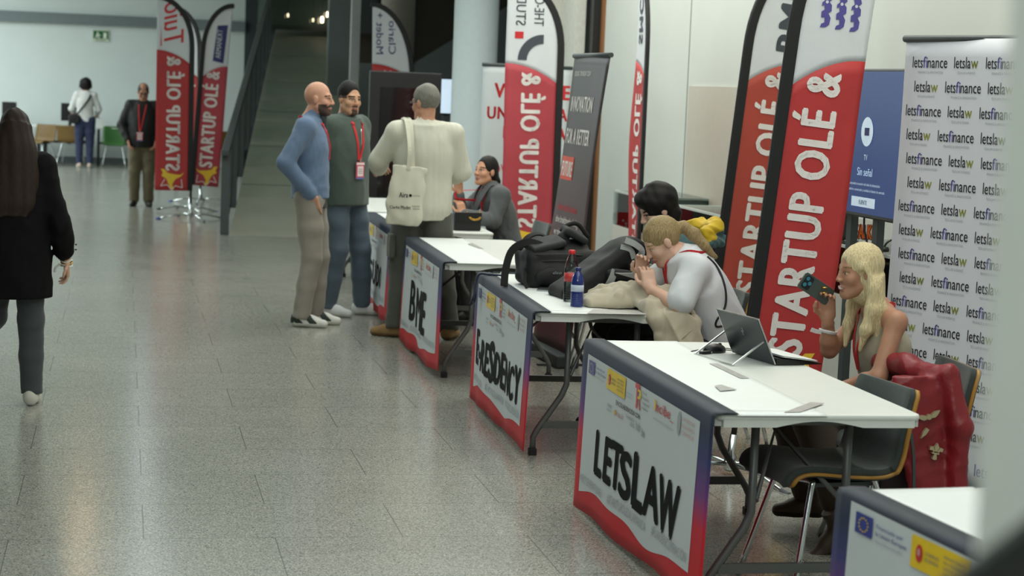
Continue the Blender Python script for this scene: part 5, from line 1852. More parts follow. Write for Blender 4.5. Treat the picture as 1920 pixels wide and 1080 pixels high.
# 5. man in the green zipped jacket
s5 = skin_mat('skin_olive', (196, 150, 120))
M_hblack = hair_mat('hair_black', (22, 19, 18))
P = Person('dark-haired man in a green zipped jacket with his hands behind him', (1.70, 14.62, 0), R(-138), 1.04,
           dict(elL=(-.285, -.10, 1.20), wrL=(-.11, -.20, 1.02), elR=(.285, -.10, 1.20), wrR=(.11, -.20, 1.0), anL=(-.17, .06, .088), anR=(.12, -.04, .088), knL=(-.13, .06, .52)), 'm', head=(-2, 0, -14))
P.body(s5, M_hblack, hands=dict(L=((.6, -.2, -.8), (0, -1, 0), .4), R=((-.6, -.2, -.8), (0, -1, 0), .4)),
       beard=[lambda x, y, z: (z < -.078) & (y > .05) & (np.abs(x) < .028), lambda x, y, z: (z < -.048) & (z > -.060) & (y > .075) & (np.abs(x) < .026), lambda x, y, z: (z > .004) & (y < .050) & (np.abs(x) > .040)])
P.top('jacket', cloth('moss_green_jacket', (70, 82, 74)), hem=.125, sleeve=(.97, .97), loose=.036, elR=.062, cuffR=.046, shR=.072, wr=.005, wf=20, seed=31, collar=.36)
P.trousers(cloth('blue_grey_denim', (84, 98, 110)), rad=(.098, .080, .066), pel=(.145, .105, .12), seed=32, wr=.005)
P.shoes(mat('white_trainer', (226, 226, 224), 0.6, var=0.02), M_sole, yaw=(40, 22), L=.29)
P.hair(M_hblack, lambda f, E, C, p: short_hair(E, C, .008, .000, .010), wr=.002, wf=(80, 80, 60))
P.lanyard((.025, .165, 1.22))
MB().tube(smooth_path([(0, .142, 1.46), (0, .153, 1.30), (0, .150, 1.10), (0, .146, .87)]), .004, 6).build('zip', M_chrome, P.t)

# 6. man in the cream shirt, seen from behind
M_hsalt = hair_mat('hair_grey', (122, 119, 110), 0.3)
P = Person('grey-haired man in a cream shirt seen from behind between the tables', (2.118, 13.43, 0), R(2), 1.04,
           dict(shL=(-.205, -.01, 1.475), shR=(.205, -.01, 1.475), elL=(-.315, .07, 1.265), wrL=(-.27, .29, 1.18), elR=(.285, .02, 1.205), wrR=(.22, .26, 1.14),
                anL=(-.16, -.02, .088), anR=(.20, -.13, .088), knL=(-.125, .03, .52), knR=(.15, -.02, .52)), 'm', head=(-4, 0, 38))
P.body(s3, M_hsalt, hands=dict(L=((.5, 1, .1), (0.3, 0, -1), .35), R=((-.5, 1, .0), (-.3, 0, -1), .35)))
def _cut(f):
    f.cap((-.35, 0, .80), (.05, 0, .835), .03, .03, .02, 's')
P.top('shirt', cloth('cream_linen', (204, 202, 186), sheen=0.1, bump=.04), hem=.13, sleeve=(.74, .78), loose=.022, elR=.066, cuffR=.062, shR=.074, wr=.0042, wf=np.array([18, 14, 6]), seed=41, collar=.42,
      st=[(0, .168, .120), (.12, .190, .145), (.25, .182, .135), (.45, .172, .122), (.7, .188, .128), (.88, .165, .10), (1, .08, .06)])
P.trousers(cloth('grey_green_cargo', (82, 83, 76)), rad=(.118, .090, .074), pel=(.172, .130, .14), seed=42, wr=.006)
for sg_, y in ((-1, .0), (1, -.02)):
    pk = Field((sg_*.215-.1, -.25, .45), (sg_*.215+.1, .25, .85), .009)
    pk.rbox((sg_*.215, y, .66), (.022, .075, .09), .018, .01).wrinkle(.002, 30, 5)
    solid('cargo_pocket', pk, cloth('grey_green_cargo', (82, 83, 76)), P.t)
    j = np.array(P.J['elL' if sg_ < 0 else 'elR'])*.52+np.array(P.J['wrL' if sg_ < 0 else 'wrR'])*.48
    cu_ = Field(j-.12, j+.12, .007)
    dv_ = np.array(P.J['wrL' if sg_ < 0 else 'wrR'])-np.array(P.J['elL' if sg_ < 0 else 'elR'])
    dv_ = dv_/np.linalg.norm(dv_)
    cu_.cap(j-dv_*.02, j+dv_*.02, .070, .068, .01).wrinkle(.005, (30, 30, 30), 8)
    cu_.plane_cut(j+dv_*.045, dv_).plane_cut(j-dv_*.045, -dv_)
    solid('rolled_cuff', cu_, cloth('cream_linen', (204, 202, 186), sheen=0.1), P.t)
P.shoes(mat('tan_suede', (150, 118, 76), 0.8, var=0.08), mat('tan_sole', (120, 92, 60), 0.7), yaw=(62, -30), L=.28, high=.03)
P.hair(M_hsalt, lambda f, E, C, p: (short_hair(E, C, .008, .006, .018)), wr=.004, wf=(70, 70, 40))
gl_ = MB()
gl_.tube([P.H(-.060, .088, .004), P.H(-.081, .0, .008), P.H(-.080, -.02, -.004)], .003, 6)
for s in (-1, 1):
    gl_.tube([P.H(s*.034+.026*math.cos(a), .098, -.004+.020*math.sin(a)) for a in [2*PI*i/14 for i in range(15)]], .003, 6)
gl_.build('glasses', M_black, P.t)
tote = thing('tote_bag', "cream cotton tote bag hanging from the cream-shirted man's left shoulder", 'bag', (P.t.location.x-.165, P.t.location.y-.235, 0), R(2))
M_tote = cloth('tote_cotton', (206, 203, 184))
f = Field((-.22, -.10, .78), (.24, .10, 1.32), .009)
f.loft((-.005, 0, .825), (.025, .01, 1.245), (1, 0, 0), [(0, .112, .030), (.1, .128, .042), (.6, .128, .035), (1, .125, .014)], .015)
f.wrinkle(.004, (24, 24, 16), 6).wrinkle(.002, 55, 7)
f.cap((.0, -.02, 1.27), (.05, .02, 1.27), .03, .03, .01, 's')
solid('bag_body', f, M_tote, tote)
hb = MB()
for dy in (-.016, .018):
    hb.ribbon(smooth_path([(.02, dy, 1.22), (.025, dy+.01, 1.38), (.02, .13, 1.555), (.01, .24, 1.56), (.02, .30, 1.47)] if dy < 0 else [(.06, dy, 1.22), (.05, dy+.02, 1.40), (.05, .14, 1.56), (.03, .25, 1.55), (.03, .31, 1.46)], 6), .028, .004, (0, -1, .25))
hb.build('strap', M_tote, tote)
q = MB()
fn = lambda x, y: Vector((x, -.0475, y))
q.text('Aira', -.045, 1.025, .036, fn, 0, .03, wid=.062)
q.disc(.035, 1.04, .011, fn, 0, 14)
q.text('norma', .052, 1.032, .018, fn, 1, wid=.05)
q.text('Clarke', -.11, .945, .022, fn, 0, .03, wid=.07)
q.text('Modet', -.03, .942, .026, fn, 0, .02, wid=.07)
q.text('FUNDACIÓN', .048, .958, .012, fn, 0, wid=.055)
q.text('INNOVA', .055, .940, .012, fn, 0, wid=.05)
q.build('lettering', [M_ink, M_grink], tote)

# 7. woman in the grey blazer, seated at the table beyond
s7 = skin_mat('skin_warm', (198, 146, 116))
P = Person('dark-haired woman in a grey blazer sitting with raised hands at the far table', (2.99, 14.52, 0), R(100), 0.97,
           dict(pelvis=(0, 0, .55), chest=(0, .10, .86), neck=(0, .155, 1.035), head=(0, .215, 1.165), shL=(-.17, .14, .995), shR=(.17, .14, .995),
                elL=(-.215, .22, .795), wrL=(-.03, .40, .83), elR=(.19, .345, .80), wrR=(.055, .415, .985), hipL=(-.09, .02, .51), hipR=(.09, .02, .51), knL=(-.11, .40, .50), knR=(.11, .40, .50), anL=(-.11, .36, .085), anR=(.11, .38, .085)), 'f', head=(10, 0, 22))
P.body(s7, M_hblack, hands=dict(R=((-.15, .1, 1), (-1, .3, 0), (.35, .5, .6, .7)), L=((.3, .2, .9), (.9, .2, .1), (.4, .5, .55, .6))))
P.top('blazer', cloth('grey_wool', (84, 86, 88)), hem=.10, sleeve=(.95, .95), loose=.022, elR=.060, cuffR=.048, shR=.070, wr=.005, seed=51, open_neck=.16)
P.trousers(cloth('charcoal_wool', (44, 45, 48)), seed=52)
P.shoes(M_black, M_black, yaw=(0, 0), L=.25, h=.008)
lp = MB()
for s in (-1, 1):
    pts = [np.array(P.J['neck'])+np.array([s*.062, -.02, .045]), np.array(P.J['neck'])+np.array([s*.072, .055, .03]), np.array(P.J['neck'])+np.array([s*.06, .12, -.07]), np.array(P.J['neck'])+np.array([s*.015, .16, -.20])]
    lp.ribbon(smooth_path(pts, 5), .045, .006, [Vector((s*.6, .6, .5))]*16)
lp.build('lapel', cloth('grey_wool', (84, 86, 88)), P.t)
def _h(f, E, C, p):
    short_hair(E, C, .004, .002, .0)
    E((0, -.04, -.02), (.070, .080, .065), .03)
    E((0, .112, -.012), (.070, .068, .100), .012, 's')
    f.path([p.H(0, -.10, -.01), p.H(0, -.135, -.06), p.H(0, -.14, -.15), p.H(0, -.12, -.24)], [.035, .03, .026, .012], .02)
P.hair(M_hblack, _h, wr=.003, pad=.26, drop=.15)
P.lanyard((0, .25, .86), badge=False)

# 8. dark-haired person half hidden behind the fair-haired woman
s8 = skin_mat('skin_fair', (212, 172, 150))
P = Person('person with thick dark hair bent over the table behind the fair-haired woman', (3.05, 9.78, 0), R(96), 1.0,
           dict(pelvis=(0, 0, .56), chest=(0, .09, .90), neck=(0, .15, 1.085), head=(0, .235, 1.205), shL=(-.185, .13, 1.04), shR=(.185, .13, 1.04),
                elL=(-.24, .26, .80), wrL=(-.05, .44, .80), elR=(.24, .26, .80), wrR=(.06, .46, .80), hipL=(-.09, .02, .52), hipR=(.09, .02, .52), knL=(-.12, .44, .52), knR=(.12, .44, .52), anL=(-.13, .46, .088), anR=(.12, .40, .088)), 'm', head=(-24, 0, 0))
P.body(s8, M_hblack, hands=dict(L=((.4, 1, 0), (0, 0, -1), .3), R=((-.4, 1, 0), (0, 0, -1), .3)), h=.006)
P.top('jacket', cloth('teal_jacket', (74, 108, 110)), hem=.08, sleeve=(.95, .95), loose=.018, elR=.060, cuffR=.046, shR=.068, seed=61, collar=.2)
P.trousers(cloth('black_trousers', (18, 18, 19), sheen=0.0), rad=(.105, .084, .066), seed=62)
P.shoes(mat('black_trainer', (26, 26, 27), 0.6), M_lgrey, yaw=(5, -5), L=.29, h=.007)
f = Field((-.26, -.26, .92), (.26, .22, 1.26), .008)
f.path([(-.17, .02, 1.10), (-.09, -.07, 1.115), (.0, -.095, 1.12), (.09, -.07, 1.115), (.17, .02, 1.10)], [.032, .042, .046, .042, .032], .02)
f.path([(-.17, .0, 1.055), (-.08, -.10, 1.05), (.08, -.10, 1.05), (.17, .0, 1.055)], .036, .01)
f.wrinkle(.010, 24, 6, crease=True).wrinkle(.004, 55, 8)
solid('hood', f, [mat('hood_yellow', (206, 172, 30), 0.7, var=0.1), cloth('teal_jacket', (74, 108, 110))], P.t, lambda p: np.where(p[:, 2]+.012*np.sin(p[:, 0]*60)+.4*(p[:, 1]+.06) < 1.085, 1, 0))
def _h(f, E, C, p):
    E((0, -.018, .045), (.094, .116, .110))
    E((0, .045, .085), (.07, .055, .045), .02)
    E((0, .118, -.035), (.074, .062, .085), .012, 's')
    for s in (-1, 1):
        E((s*.092, .022, -.055), (.03, .036, .05), .012, 's')
    E((0, .02, -.13), (.11, .11, .08), .02, 's')
    E((0, -.07, -.05), (.07, .05, .06), .02)
P.hair(M_hblack, _h, wr=.007, wf=(55, 55, 45))
P.lanyard((0, .31, .90), badge=False)

# 9. fair-haired woman in the white t-shirt
M_hblond = hair_mat('hair_dark_blond', (150, 130, 92), 0.40)
P = Person('fair-haired woman with a ponytail in a white t-shirt leaning over the table', (3.03, 9.14, 0), R(92), 0.985,
           dict(pelvis=(0, -.02, .56), chest=(0, .12, .86), neck=(0, .27, 1.025), head=(0, .365, 1.085), shL=(-.165, .235, .965), shR=(.165, .235, .965),
                elL=(-.235, .34, .785), wrL=(-.08, .44, .855), elR=(.20, .40, .79), wrR=(.05, .445, .90), hipL=(-.09, .02, .52), hipR=(.09, .02, .52), knL=(-.11, .42, .53), knR=(.11, .42, .53), anL=(-.11, .36, .088), anR=(.11, .36, .088)), 'f', head=(-33, 0, 0))
P.body(s8, M_hblond, hands=dict(R=((-.15, .05, 1), (-1, .2, 0), (.5, .6, .7, .75)), L=((.35, .1, .9), (.9, 0, .2), (.5, .55, .6, .7))))
P.top('t_shirt', cloth('white_cotton', (214, 218, 222), sheen=0.05), hem=.14, sleeve=(.42, .42), loose=.028, elR=.066, shR=.074, wr=.006, wf=17, seed=71,
      st=[(0, .175, .135), (.25, .165, .122), (.42, .158, .118), (.68, .162, .122), (.88, .14, .095), (1, .07, .06)])
P.trousers(cloth('black_trousers', (18, 18, 19), sheen=0.0), seed=72)
P.shoes(mat('black_trainer', (26, 26, 27), 0.6), M_lgrey, L=.25, h=.008)
def _h(f, E, C, p):
    E((0, -.018, .034), (.080, .101, .097))
    E((0, .112, -.030), (.078, .062, .088), .012, 's')
    for s in (-1, 1):
        E((s*.082, .020, -.050), (.026, .034, .048), .012, 's')
    E((0, .02, -.125), (.10, .11, .075), .02, 's')
    E((0, -.105, .015), (.03, .025, .028), .02)
    q = p.H(0, -.108, .015)
    f.path([q, q+np.array([-.01, -.03, .005]), q+np.array([-.03, -.08, -.03]), q+np.array([-.05, -.13, -.085]), q+np.array([-.06, -.19, -.14])], [.022, .030, .033, .026, .010], .012)
P.hair(M_hblond, _h, wr=.0035, wf=(30, 14, 130), pad=.34, seed=9)
P.lanyard((0, .47, .83), badge=False)
from mathutils.bvhtree import BVHTree
_me = P.cover.data
_tr = BVHTree.FromPolygons([v.co[:] for v in _me.vertices], [p.vertices[:] for p in _me.polygons])
cp = []
for y_, z_ in ((.16, 1.02), (.11, .97), (.085, .90), (.075, .83), (.085, .77), (.12, .71), (.115, .68), (.06, .685), (.02, .64), (.0, .57), (-.01, .50)):
    h_ = _tr.ray_cast(Vector((-1, y_, z_)), Vector((1, 0, 0)))
    if h_[0] is not None:
        cp.append(h_[0]+h_[1]*.004)
if len(cp) > 2:
    MB().tube(smooth_path(cp, 5), .0055, 8).build('black_cord', M_black, P.t)

# 10. woman with the phone
s10 = skin_mat('skin_sun_tanned', (172, 126, 100))
M_hlblond = hair_mat('hair_light_blond', (204, 187, 146), 0.34)
PX = A(1672, 700, 7.42).x
P = Person('blonde woman in a beige waistcoat holding up a phone', (PX, 7.42, 0), R(90), 0.955,
           dict(pelvis=(0, 0, .54), chest=(0, .05, .80), neck=(0, .085, .965), head=(0, .175, 1.115), shL=(-.155, .06, .925), shR=(.155, .06, .925),
                elL=(-.215, .15, .70), wrL=(-.06, .27, .625), elR=(.13, .235, .765), wrR=(.07, .275, .905), hipL=(-.09, .02, .51), hipR=(.09, .02, .51),
                knL=(-.15, .40, .52), knR=(.13, .42, .53), anL=(-.33, .30, .12), anR=(.12, .28, .12)), 'f', head=(-2, 0, 4))
P.body(s10, hair_mat('brow_brown', (120, 92, 62)), hands=dict(R=((-.1, .12, 1), (-.95, .25, 0), (.45, .55, .6, .65)), L=((.4, .9, -.1), (.2, 0, -1), .3)), smile=True, h=.0045, brow_d=-.002)
P.top('waistcoat', cloth('beige_linen', (152, 144, 124)), hem=.08, sleeve=(0, 0), loose=.006, st=[(0, .158, .112), (.25, .140, .100), (.42, .134, .096), (.68, .145, .112), (.84, .100, .085), (1, .05, .05)], wr=.003, seed=81, open_neck=.17, h=.008)
P.trousers(cloth('dark_brown_twill', (62, 52, 42)), rad=(.105, .088, .078), end=.10, seed=82)
P.shoes(mat('brown_leather', (70, 56, 42), 0.5, var=0.12), mat('brown_sole', (40, 32, 26), 0.7), yaw=(10, -10), toe_down=(32, 0), L=.25, high=.06)
def _h(f, E, C, p):
    E((0, -.018, .036), (.081, .100, .097))
    E((0, .116, -.026), (.072, .066, .100), .012, 's')
    E((-.082, .02, -.03), (.022, .03, .04), .01, 's')
    E((0, -.035, -.06), (.076, .076, .09), .03)
    f.loft(p.H(0, -.105, -.31), p.H(0, -.05, -.02), (1, 0, 0), [(0, .075, .022), (.4, .100, .036), (1, .082, .06)], .02)
    for s in (-1, 1):
        f.path([p.H(s*.070, .015, .03), p.H(s*.088, -.025, -.07), p.H(s*.092, -.02, -.16), p.H(s*.088, .0, -.25), p.H(s*.075, .02, -.34)], [.020, .023, .027, .024, .008], .02)
        f.path([p.H(s*.080, -.04, -.05), p.H(s*.098, -.055, -.16), p.H(s*.095, -.05, -.30)], [.025, .028, .012], .02)
    E((-.083, .025, -.02), (.018, .024, .035), .008, 's')
P.hair(M_hlblond, _h, wr=.0035, wf=(100, 100, 4), pad=.24, drop=.22, h=.005)
P.lanyard((0.01, .235, .70), badge=False, wid=.024)
er = MB()
e0 = P.H(-.083, -.004, -.038)
for i in range(6):
    er.lathe([(.001, 0), (.003, .004), (.001, .009)], (e0[0], e0[1], e0[2]-.008-.011*i), n=8)
er.build('earring', M_chrome, P.t)
wq = P.J['wrR']
dd = np.array([-.4, .3, 1.0])
wb = MB()
cw = wq-np.array([-.03, -.02, .07])*1.0
cw = wq+(P.J['elR']-wq)*.42
wb.tube([Vector(cw)+Vector((.034*math.cos(a), .034*math.sin(a), .006*math.sin(a))) for a in [2*PI*i/20 for i in range(21)]], .0105, 6, 0, flat=.2)
wb.ribbon([Vector(cw)+Vector((-.01, .034, 0)), Vector(cw)+Vector((-.015, .06, .004)), Vector(cw)+Vector((-.02, .085, .012))], .018, .002, (1, 0, .2))
wb.build('wristband', mat('wristband_white', (226, 224, 222), 0.5), P.t)
PHONE_AT = P.t.matrix_basis @ Vector(wq)
rg = MB()
for i in range(2):
    c = wq+np.array([-.035, .035, .115+.022*i])
    rg.tube([Vector(c)+Vector((.0105*math.cos(a), .0105*math.sin(a), 0)) for a in [2*PI*j/12 for j in range(13)]], .003, 6)
rg.build('rings', M_gold, P.t)
# ------------------------------------------------------------------ things on and around the tables
M_nyl = mat('black_nylon', (20, 20, 21), 0.7, var=0.1, scale=80, bump=0.1)
M_nyl2 = mat('charcoal_nylon', (44, 46, 47), 0.75, var=0.1, scale=60, bump=0.1)
M_web = mat('black_webbing', (17, 17, 18), 0.8, var=0.1, scale=90, bump=0.2)
M_greystrap = mat('grey_strap', (138, 142, 140), 0.75, var=0.06, scale=40, bump=0.1)
T0 = TH+0.001

# black backpack
bp = thing('backpack', 'black backpack lying on the table, left of the two bottles', 'backpack', (2.33, 10.12, TH+0.003), R(6))
f = Field((-.32, -.26, -.005), (.34, .26, .34), .007)
f.rbox((.03, .0, .105), (.21, .14, .105), .05, .03).ell((.0, -.10, .075), (.17, .08, .075), .04).ell((.06, .02, .19), (.15, .10, .055), .04)
f.cap((-.08, .02, .205), (.17, .04, .215), .035, .042, .03).ell((.17, -.02, .09), (.08, .13, .085), .04)
f.wrinkle(.006, 22, 3).wrinkle(.003, 50, 4)
f.plane_cut((0, 0, .0), (0, 0, -1))
solid('body', f, M_nyl, bp)
f = Field((-.25, -.28, -.005), (.25, .0, .20), .006)
f.ell((-.01, -.155, .065), (.135, .035, .060), .02).wrinkle(.003, 36, 7)
f.plane_cut((0, 0, .002), (0, 0, -1))
solid('front_pocket', f, M_nyl, bp)
f = Field((-.22, -.22, .08), (.12, .12, .36), .006)
f.rbox((-.06, -.05, .235), (.105, .065, .020), .015, .02, np.array(euler(R(14), R(-12), R(10)))).wrinkle(.003, 40, 8)
solid('shoulder_pad', f, M_nyl2, bp)
f = Field((.0, -.12, .16), (.26, .16, .38), .006)
f.rbox((.13, .01, .285), (.075, .06, .022), .018, .02, np.array(euler(R(10), R(26), 0))).cap((.06, .0, .27), (.10, .02, .20), .03, .03, .02).wrinkle(.003, 40, 9)
solid('shoulder_pad', f, M_nyl2, bp)
MB().ribbon(smooth_path([(-.06, -.08, .22), (-.16, -.06, .245), (-.245, -.05, .20), (-.285, -.07, .10), (-.30, -.10, .006)], 6), .042, .012, (0.2, -1, .3)).build('strap', M_web, bp, bevel=.003)
MB().ribbon(smooth_path([(-.20, -.02, .20), (-.13, .02, .27), (-.05, .05, .28), (.0, .05, .235)], 6), .034, .010, (0, -.4, 1)).build('strap', M_web, bp, bevel=.003)
MB().tube(smooth_path([(.06, .03, .30), (.10, .04, .335), (.16, .04, .34), (.22, .03, .27)], 6), .013, 8).build('carry_handle', M_web, bp)
MB().ribbon(smooth_path([(.20, -.10, .12), (.27, -.14, .05), (.29, -.16, .006)], 6), .022, .004, (0, -1, .3)).build('strap', M_web, bp)
MB().ribbon(smooth_path([(-.18, -.10, .10), (-.20, -.15, .04), (-.19, -.17, .004)], 6), .020, .004, (0, -1, .3)).build('strap', M_web, bp)
q = MB()
q.text('dxo', -.055, .085, .016, lambda x, y: Vector((x, -.192, y)), 0, .03, wid=.05, shear=.3)
q.build('logo', [M_lgrey], bp)
for z, r in ((.155, .13), (.19, .10)):
    MB().tube(smooth_path([(-.14, -.13, z-.01), (0, -.155, z), (.16, -.13, z-.01)], 6), .003, 6).build('zip', M_black, bp)

# black soft bag with grey straps
mb_ = thing('messenger_bag', 'black padded bag with pale grey straps slumped open behind the blue bottle', 'bag', (2.50, 9.60, TH+0.003), R(8))
f = Field((-.36, -.24, -.005), (.34, .24, .40), .007)
rot = np.array(euler(0, R(-36), 0))
f.rbox((-.06, .02, .125), (.24, .13, .058), .045, .02, rot).ell((.14, .02, .20), (.12, .12, .125), .04).rbox((.05, .04, .07), (.18, .12, .07), .04, .04)
f.ell((.165, -.09, .225), (.075, .085, .075), .02, None, 's')
f.wrinkle(.004, 24, 3).plane_cut((0, 0, 0), (0, 0, -1))
solid('body', f, M_nyl, mb_)
f = Field((-.12, -.34, .0), (.34, .06, .26), .006)
f.rbox((.10, -.165, .125), (.145, .07, .024), .02, .02, np.array(euler(R(-10), R(8), R(-6)))).wrinkle(.004, 30, 5)
solid('flap', f, M_nyl, mb_)
MB().ribbon(smooth_path([(.03, -.185, .32), (.08, -.20, .30), (.12, -.20, .265), (.10, -.19, .21)], 5), .036, .003, (0, -1, .5)).build('strap', M_greystrap, mb_)
MB().ribbon(smooth_path([(.01, -.175, .285), (.06, -.19, .27), (.08, -.195, .225)], 5), .030, .003, (0, -1, .5)).build('strap', M_greystrap, mb_)
MB().ribbon(smooth_path([(-.085, -.215, .06), (-.06, -.23, .11), (-.03, -.21, .165)], 5), .040, .003, (0.3, -1, .2)).build('strap', M_greystrap, mb_)
pz = MB()
pz.prism([(-.05, .155), (.04, .155), (.14, .205), (.18, .19), (.25, .105), (.262, .075), (.235, .07), (.15, .105), (.05, .128)], lambda x, y: Vector((x, -.262, y)), lambda x, y: Vector((x, -.256, y+.003)))
pz.build('strap_panel', M_greystrap, mb_, bevel=.002)
MB().tube(smooth_path([(.13, -.20, .185), (.145, -.21, .225), (.19, -.21, .24), (.225, -.20, .215), (.22, -.20, .185)], 5), .013, 8, flat=.35).build('tape_roll_strap', M_greystrap, mb_)

# bottles
def bottle(loc, H, r, label, liquid, cap, lab, top_clear):
    t = thing('water_bottle', label, 'bottle', loc, 0, 'plastic bottles')
    pr = [(r*.80, 0), (r*.98, H*.03)]
    for i in range(7):
        z = H*(.06+.045*i)
        pr += [(r, z), (r*.94, z+H*.018), (r, z+H*.036)]
    pr += [(r*.97, H*.38), (r*.97, H*.58), (r, H*.60), (r*.96, H*.66), (r*.78, H*.78), (r*.48, H*.88), (r*.38, H*.90), (r*.38, H*.94)]
    MB().lathe(pr, n=28).build('bottle_body', liquid, t)
    MB().lathe([(r*.985, H*.40), (r*.985, H*.565)], n=28).build('label', lab, t)
    MB().lathe([(r*.44, H*.925), (r*.46, H*.93), (r*.46, H*.995), (r*.36, H)], n=20).build('cap', cap, t)
    return t
M_blueb = mat('blue_plastic_water', (34, 54, 128), 0.12, var=0.05, trans=0.35, coat=0.4)
def label_mat(name, c1, c2):
    m = mat(name, c1, 0.4, var=0.02)
    return m
p = G(1081, 576, TH)
bottle((p.x, p.y, T0), .20, .033, 'small blue bottle of water with a pale label at the front of the table', M_blueb, mat('navy_cap', (28, 40, 96), 0.4), mat('bottle_label', (186, 198, 214), 0.4, var=0.15, scale=25), False)
bottle((p.x+.018, p.y+.22, T0), .268, .037, 'clear bottle with a red cap standing just behind the blue one', glass_mat('clear_pet', (222, 230, 230), 0.06, 0.30), mat('red_cap', (206, 32, 36), 0.4), mat('red_label', (196, 60, 60), 0.4, var=0.2, scale=20), True)

# beige sweater thrown over the corner of the table
sw = thing('sweater', 'beige sweater crumpled on the table and hanging over its near edge', 'sweater', (2.55, 9.1, TH), 0)
f = Field((-.34, -.36, -.32), (.36, .36, .22), .007)
for pts, r in (([(-.23, .19, .035), (-.14, .10, .05), (-.02, .14, .05), (.10, .10, .05)], .042), ([(-.22, .09, .022), (-.12, .02, .03), (.0, .0, .035), (.10, .04, .045)], .030),
               ([(-.04, .06, .06), (.06, -.02, .075), (.17, -.04, .085), (.245, -.02, .075)], .048), ([(-.18, .05, .03), (-.05, .10, .07), (.04, .18, .05)], .034),
               ([(.02, -.12, .025), (.045, -.215, -.03), (.09, -.225, -.15), (.13, -.22, -.25)], .044), ([(.10, -.10, .05), (.15, -.21, -.02), (.17, -.235, -.14), (.18, -.23, -.26)], .052),
               ([(.20, -.08, .05), (.245, -.20, -.04), (.25, -.22, -.16), (.24, -.22, -.26)], .046), ([(.0, -.05, .03), (.02, -.15, .03), (.06, -.225, -.05)], .034)):
    f.path(pts, r*.86, .034)
for pts, r in (([(-.20, .20, .06), (-.10, .17, .085), (-.02, .10, .075)], .030), ([(-.10, .02, .055), (-.06, .12, .09), (.04, .16, .085)], .028), ([(.02, .02, .09), (.0, .10, .10), (.10, .10, .10)], .034), ([(.04, -.10, .06), (.10, -.17, .0), (.05, -.24, -.10), (.10, -.25, -.20)], .024), ([(.17, -.14, .05), (.21, -.23, -.06), (.20, -.26, -.20)], .022)):
    f.path(pts, r, .010)
f.ell((-.10, .10, .022), (.17, .13, .045), .03).ell((.15, -.235, -.13), (.13, .035, .16), .03)
f.wrinkle(.016, 13, 12, crease=True).wrinkle(.006, 30, 13, crease=True)
x, y, z = f.ax[0][:, None, None], f.ax[1][None, :, None], f.ax[2][None, None, :]
f.F = np.maximum(f.F, np.minimum(np.minimum(-(z-.004)*1.0, (y+.185)), .2))
solid('sweater_cloth', f, cloth('beige_fleece', (176, 166, 144), sheen=.3), sw)
MB().tube(smooth_path([(.045, -.275, -.24), (.12, -.285, -.14), (.20, -.285, -.06)], 6), .003, 6).build('seam', cloth('beige_seam', (158, 148, 126)), sw)

# dark cord tied round the corner of the banner, silver notebook
cd = thing('tied_cord', 'dark blue cord knotted round the table corner in front of the black backpack', 'cord', (2.030, 10.60, TH))
MB().tube(smooth_path([(.14, -.06, .012), (.04, -.04, .014), (-.015, -.02, .012), (-.035, -.03, -.05), (-.04, -.06, -.11), (-.04, -.02, -.15), (-.04, .02, -.13), (-.04, -.05, -.12)], 6), .006, 8).build('loop', mat('navy_cord', (26, 30, 62), 0.7), cd)
MB().tube(smooth_path([(-.04, -.03, -.11), (-.045, .03, -.16), (-.05, .04, -.17)], 5), .009, 8).build('knot', mat('navy_cord', (26, 30, 62), 0.7), cd)
p = G(1022, 545, TH)
nb = thing('notebook', 'small black and silver spiral notebook under the soft black bag', 'notebook', (p.x+.02, p.y, T0), R(-20))
MB().box2((-.055, -.08, 0), (.055, .08, .010)).build('pages', M_lgrey, nb, bevel=.001)
MB().box2((-.055, -.08, .010), (.055, .08, .0115)).build('cover', M_nyl2, nb)

# strips of clear tape and paper on the white table strips
def tape(c, label, group='strips of clear tape'):
    t = thing('tape_strip', label, 'tape', (c[0].x, c[0].y, TH+0.0052), 0, group)
    o = c[0]
    vs = [Vector((p.x-o.x, p.y-o.y, 0)) for p in c]+[Vector((p.x-o.x, p.y-o.y, .0012)) for p in c]
    MB().add(vs, [(3, 2, 1, 0), (4, 5, 6, 7), (0, 1, 5, 4), (1, 2, 6, 5), (2, 3, 7, 6), (3, 0, 4, 7)]).build('strip', mat('dull_tape', (176, 174, 170), 0.35, var=0.12, scale=30), t)
g = lambda *q: [G(a, b, TH) for a, b in q]
tape(g((1330, 684), (1345, 684), (1405, 712), (1388, 712)), 'longest strip of tape across the white paper, beside the laptop')
tape(g((1340, 726), (1352, 724), (1381, 733), (1350, 736)), 'small piece of tape in the middle of the white paper')
tape(g((1470, 776), (1520, 757), (1545, 759), (1500, 776)), 'tape holding the near end of the white paper by the table edge')
tape(g((877, 459), (885, 457), (907, 468), (897, 467)), 'grey tape on the bare table in front of the man with the tote bag')

tape(g((1100, 590), (1112, 582), (1208, 584), (1212, 592)), 'loose end of white paper taped to the near edge of the table with the sweater')

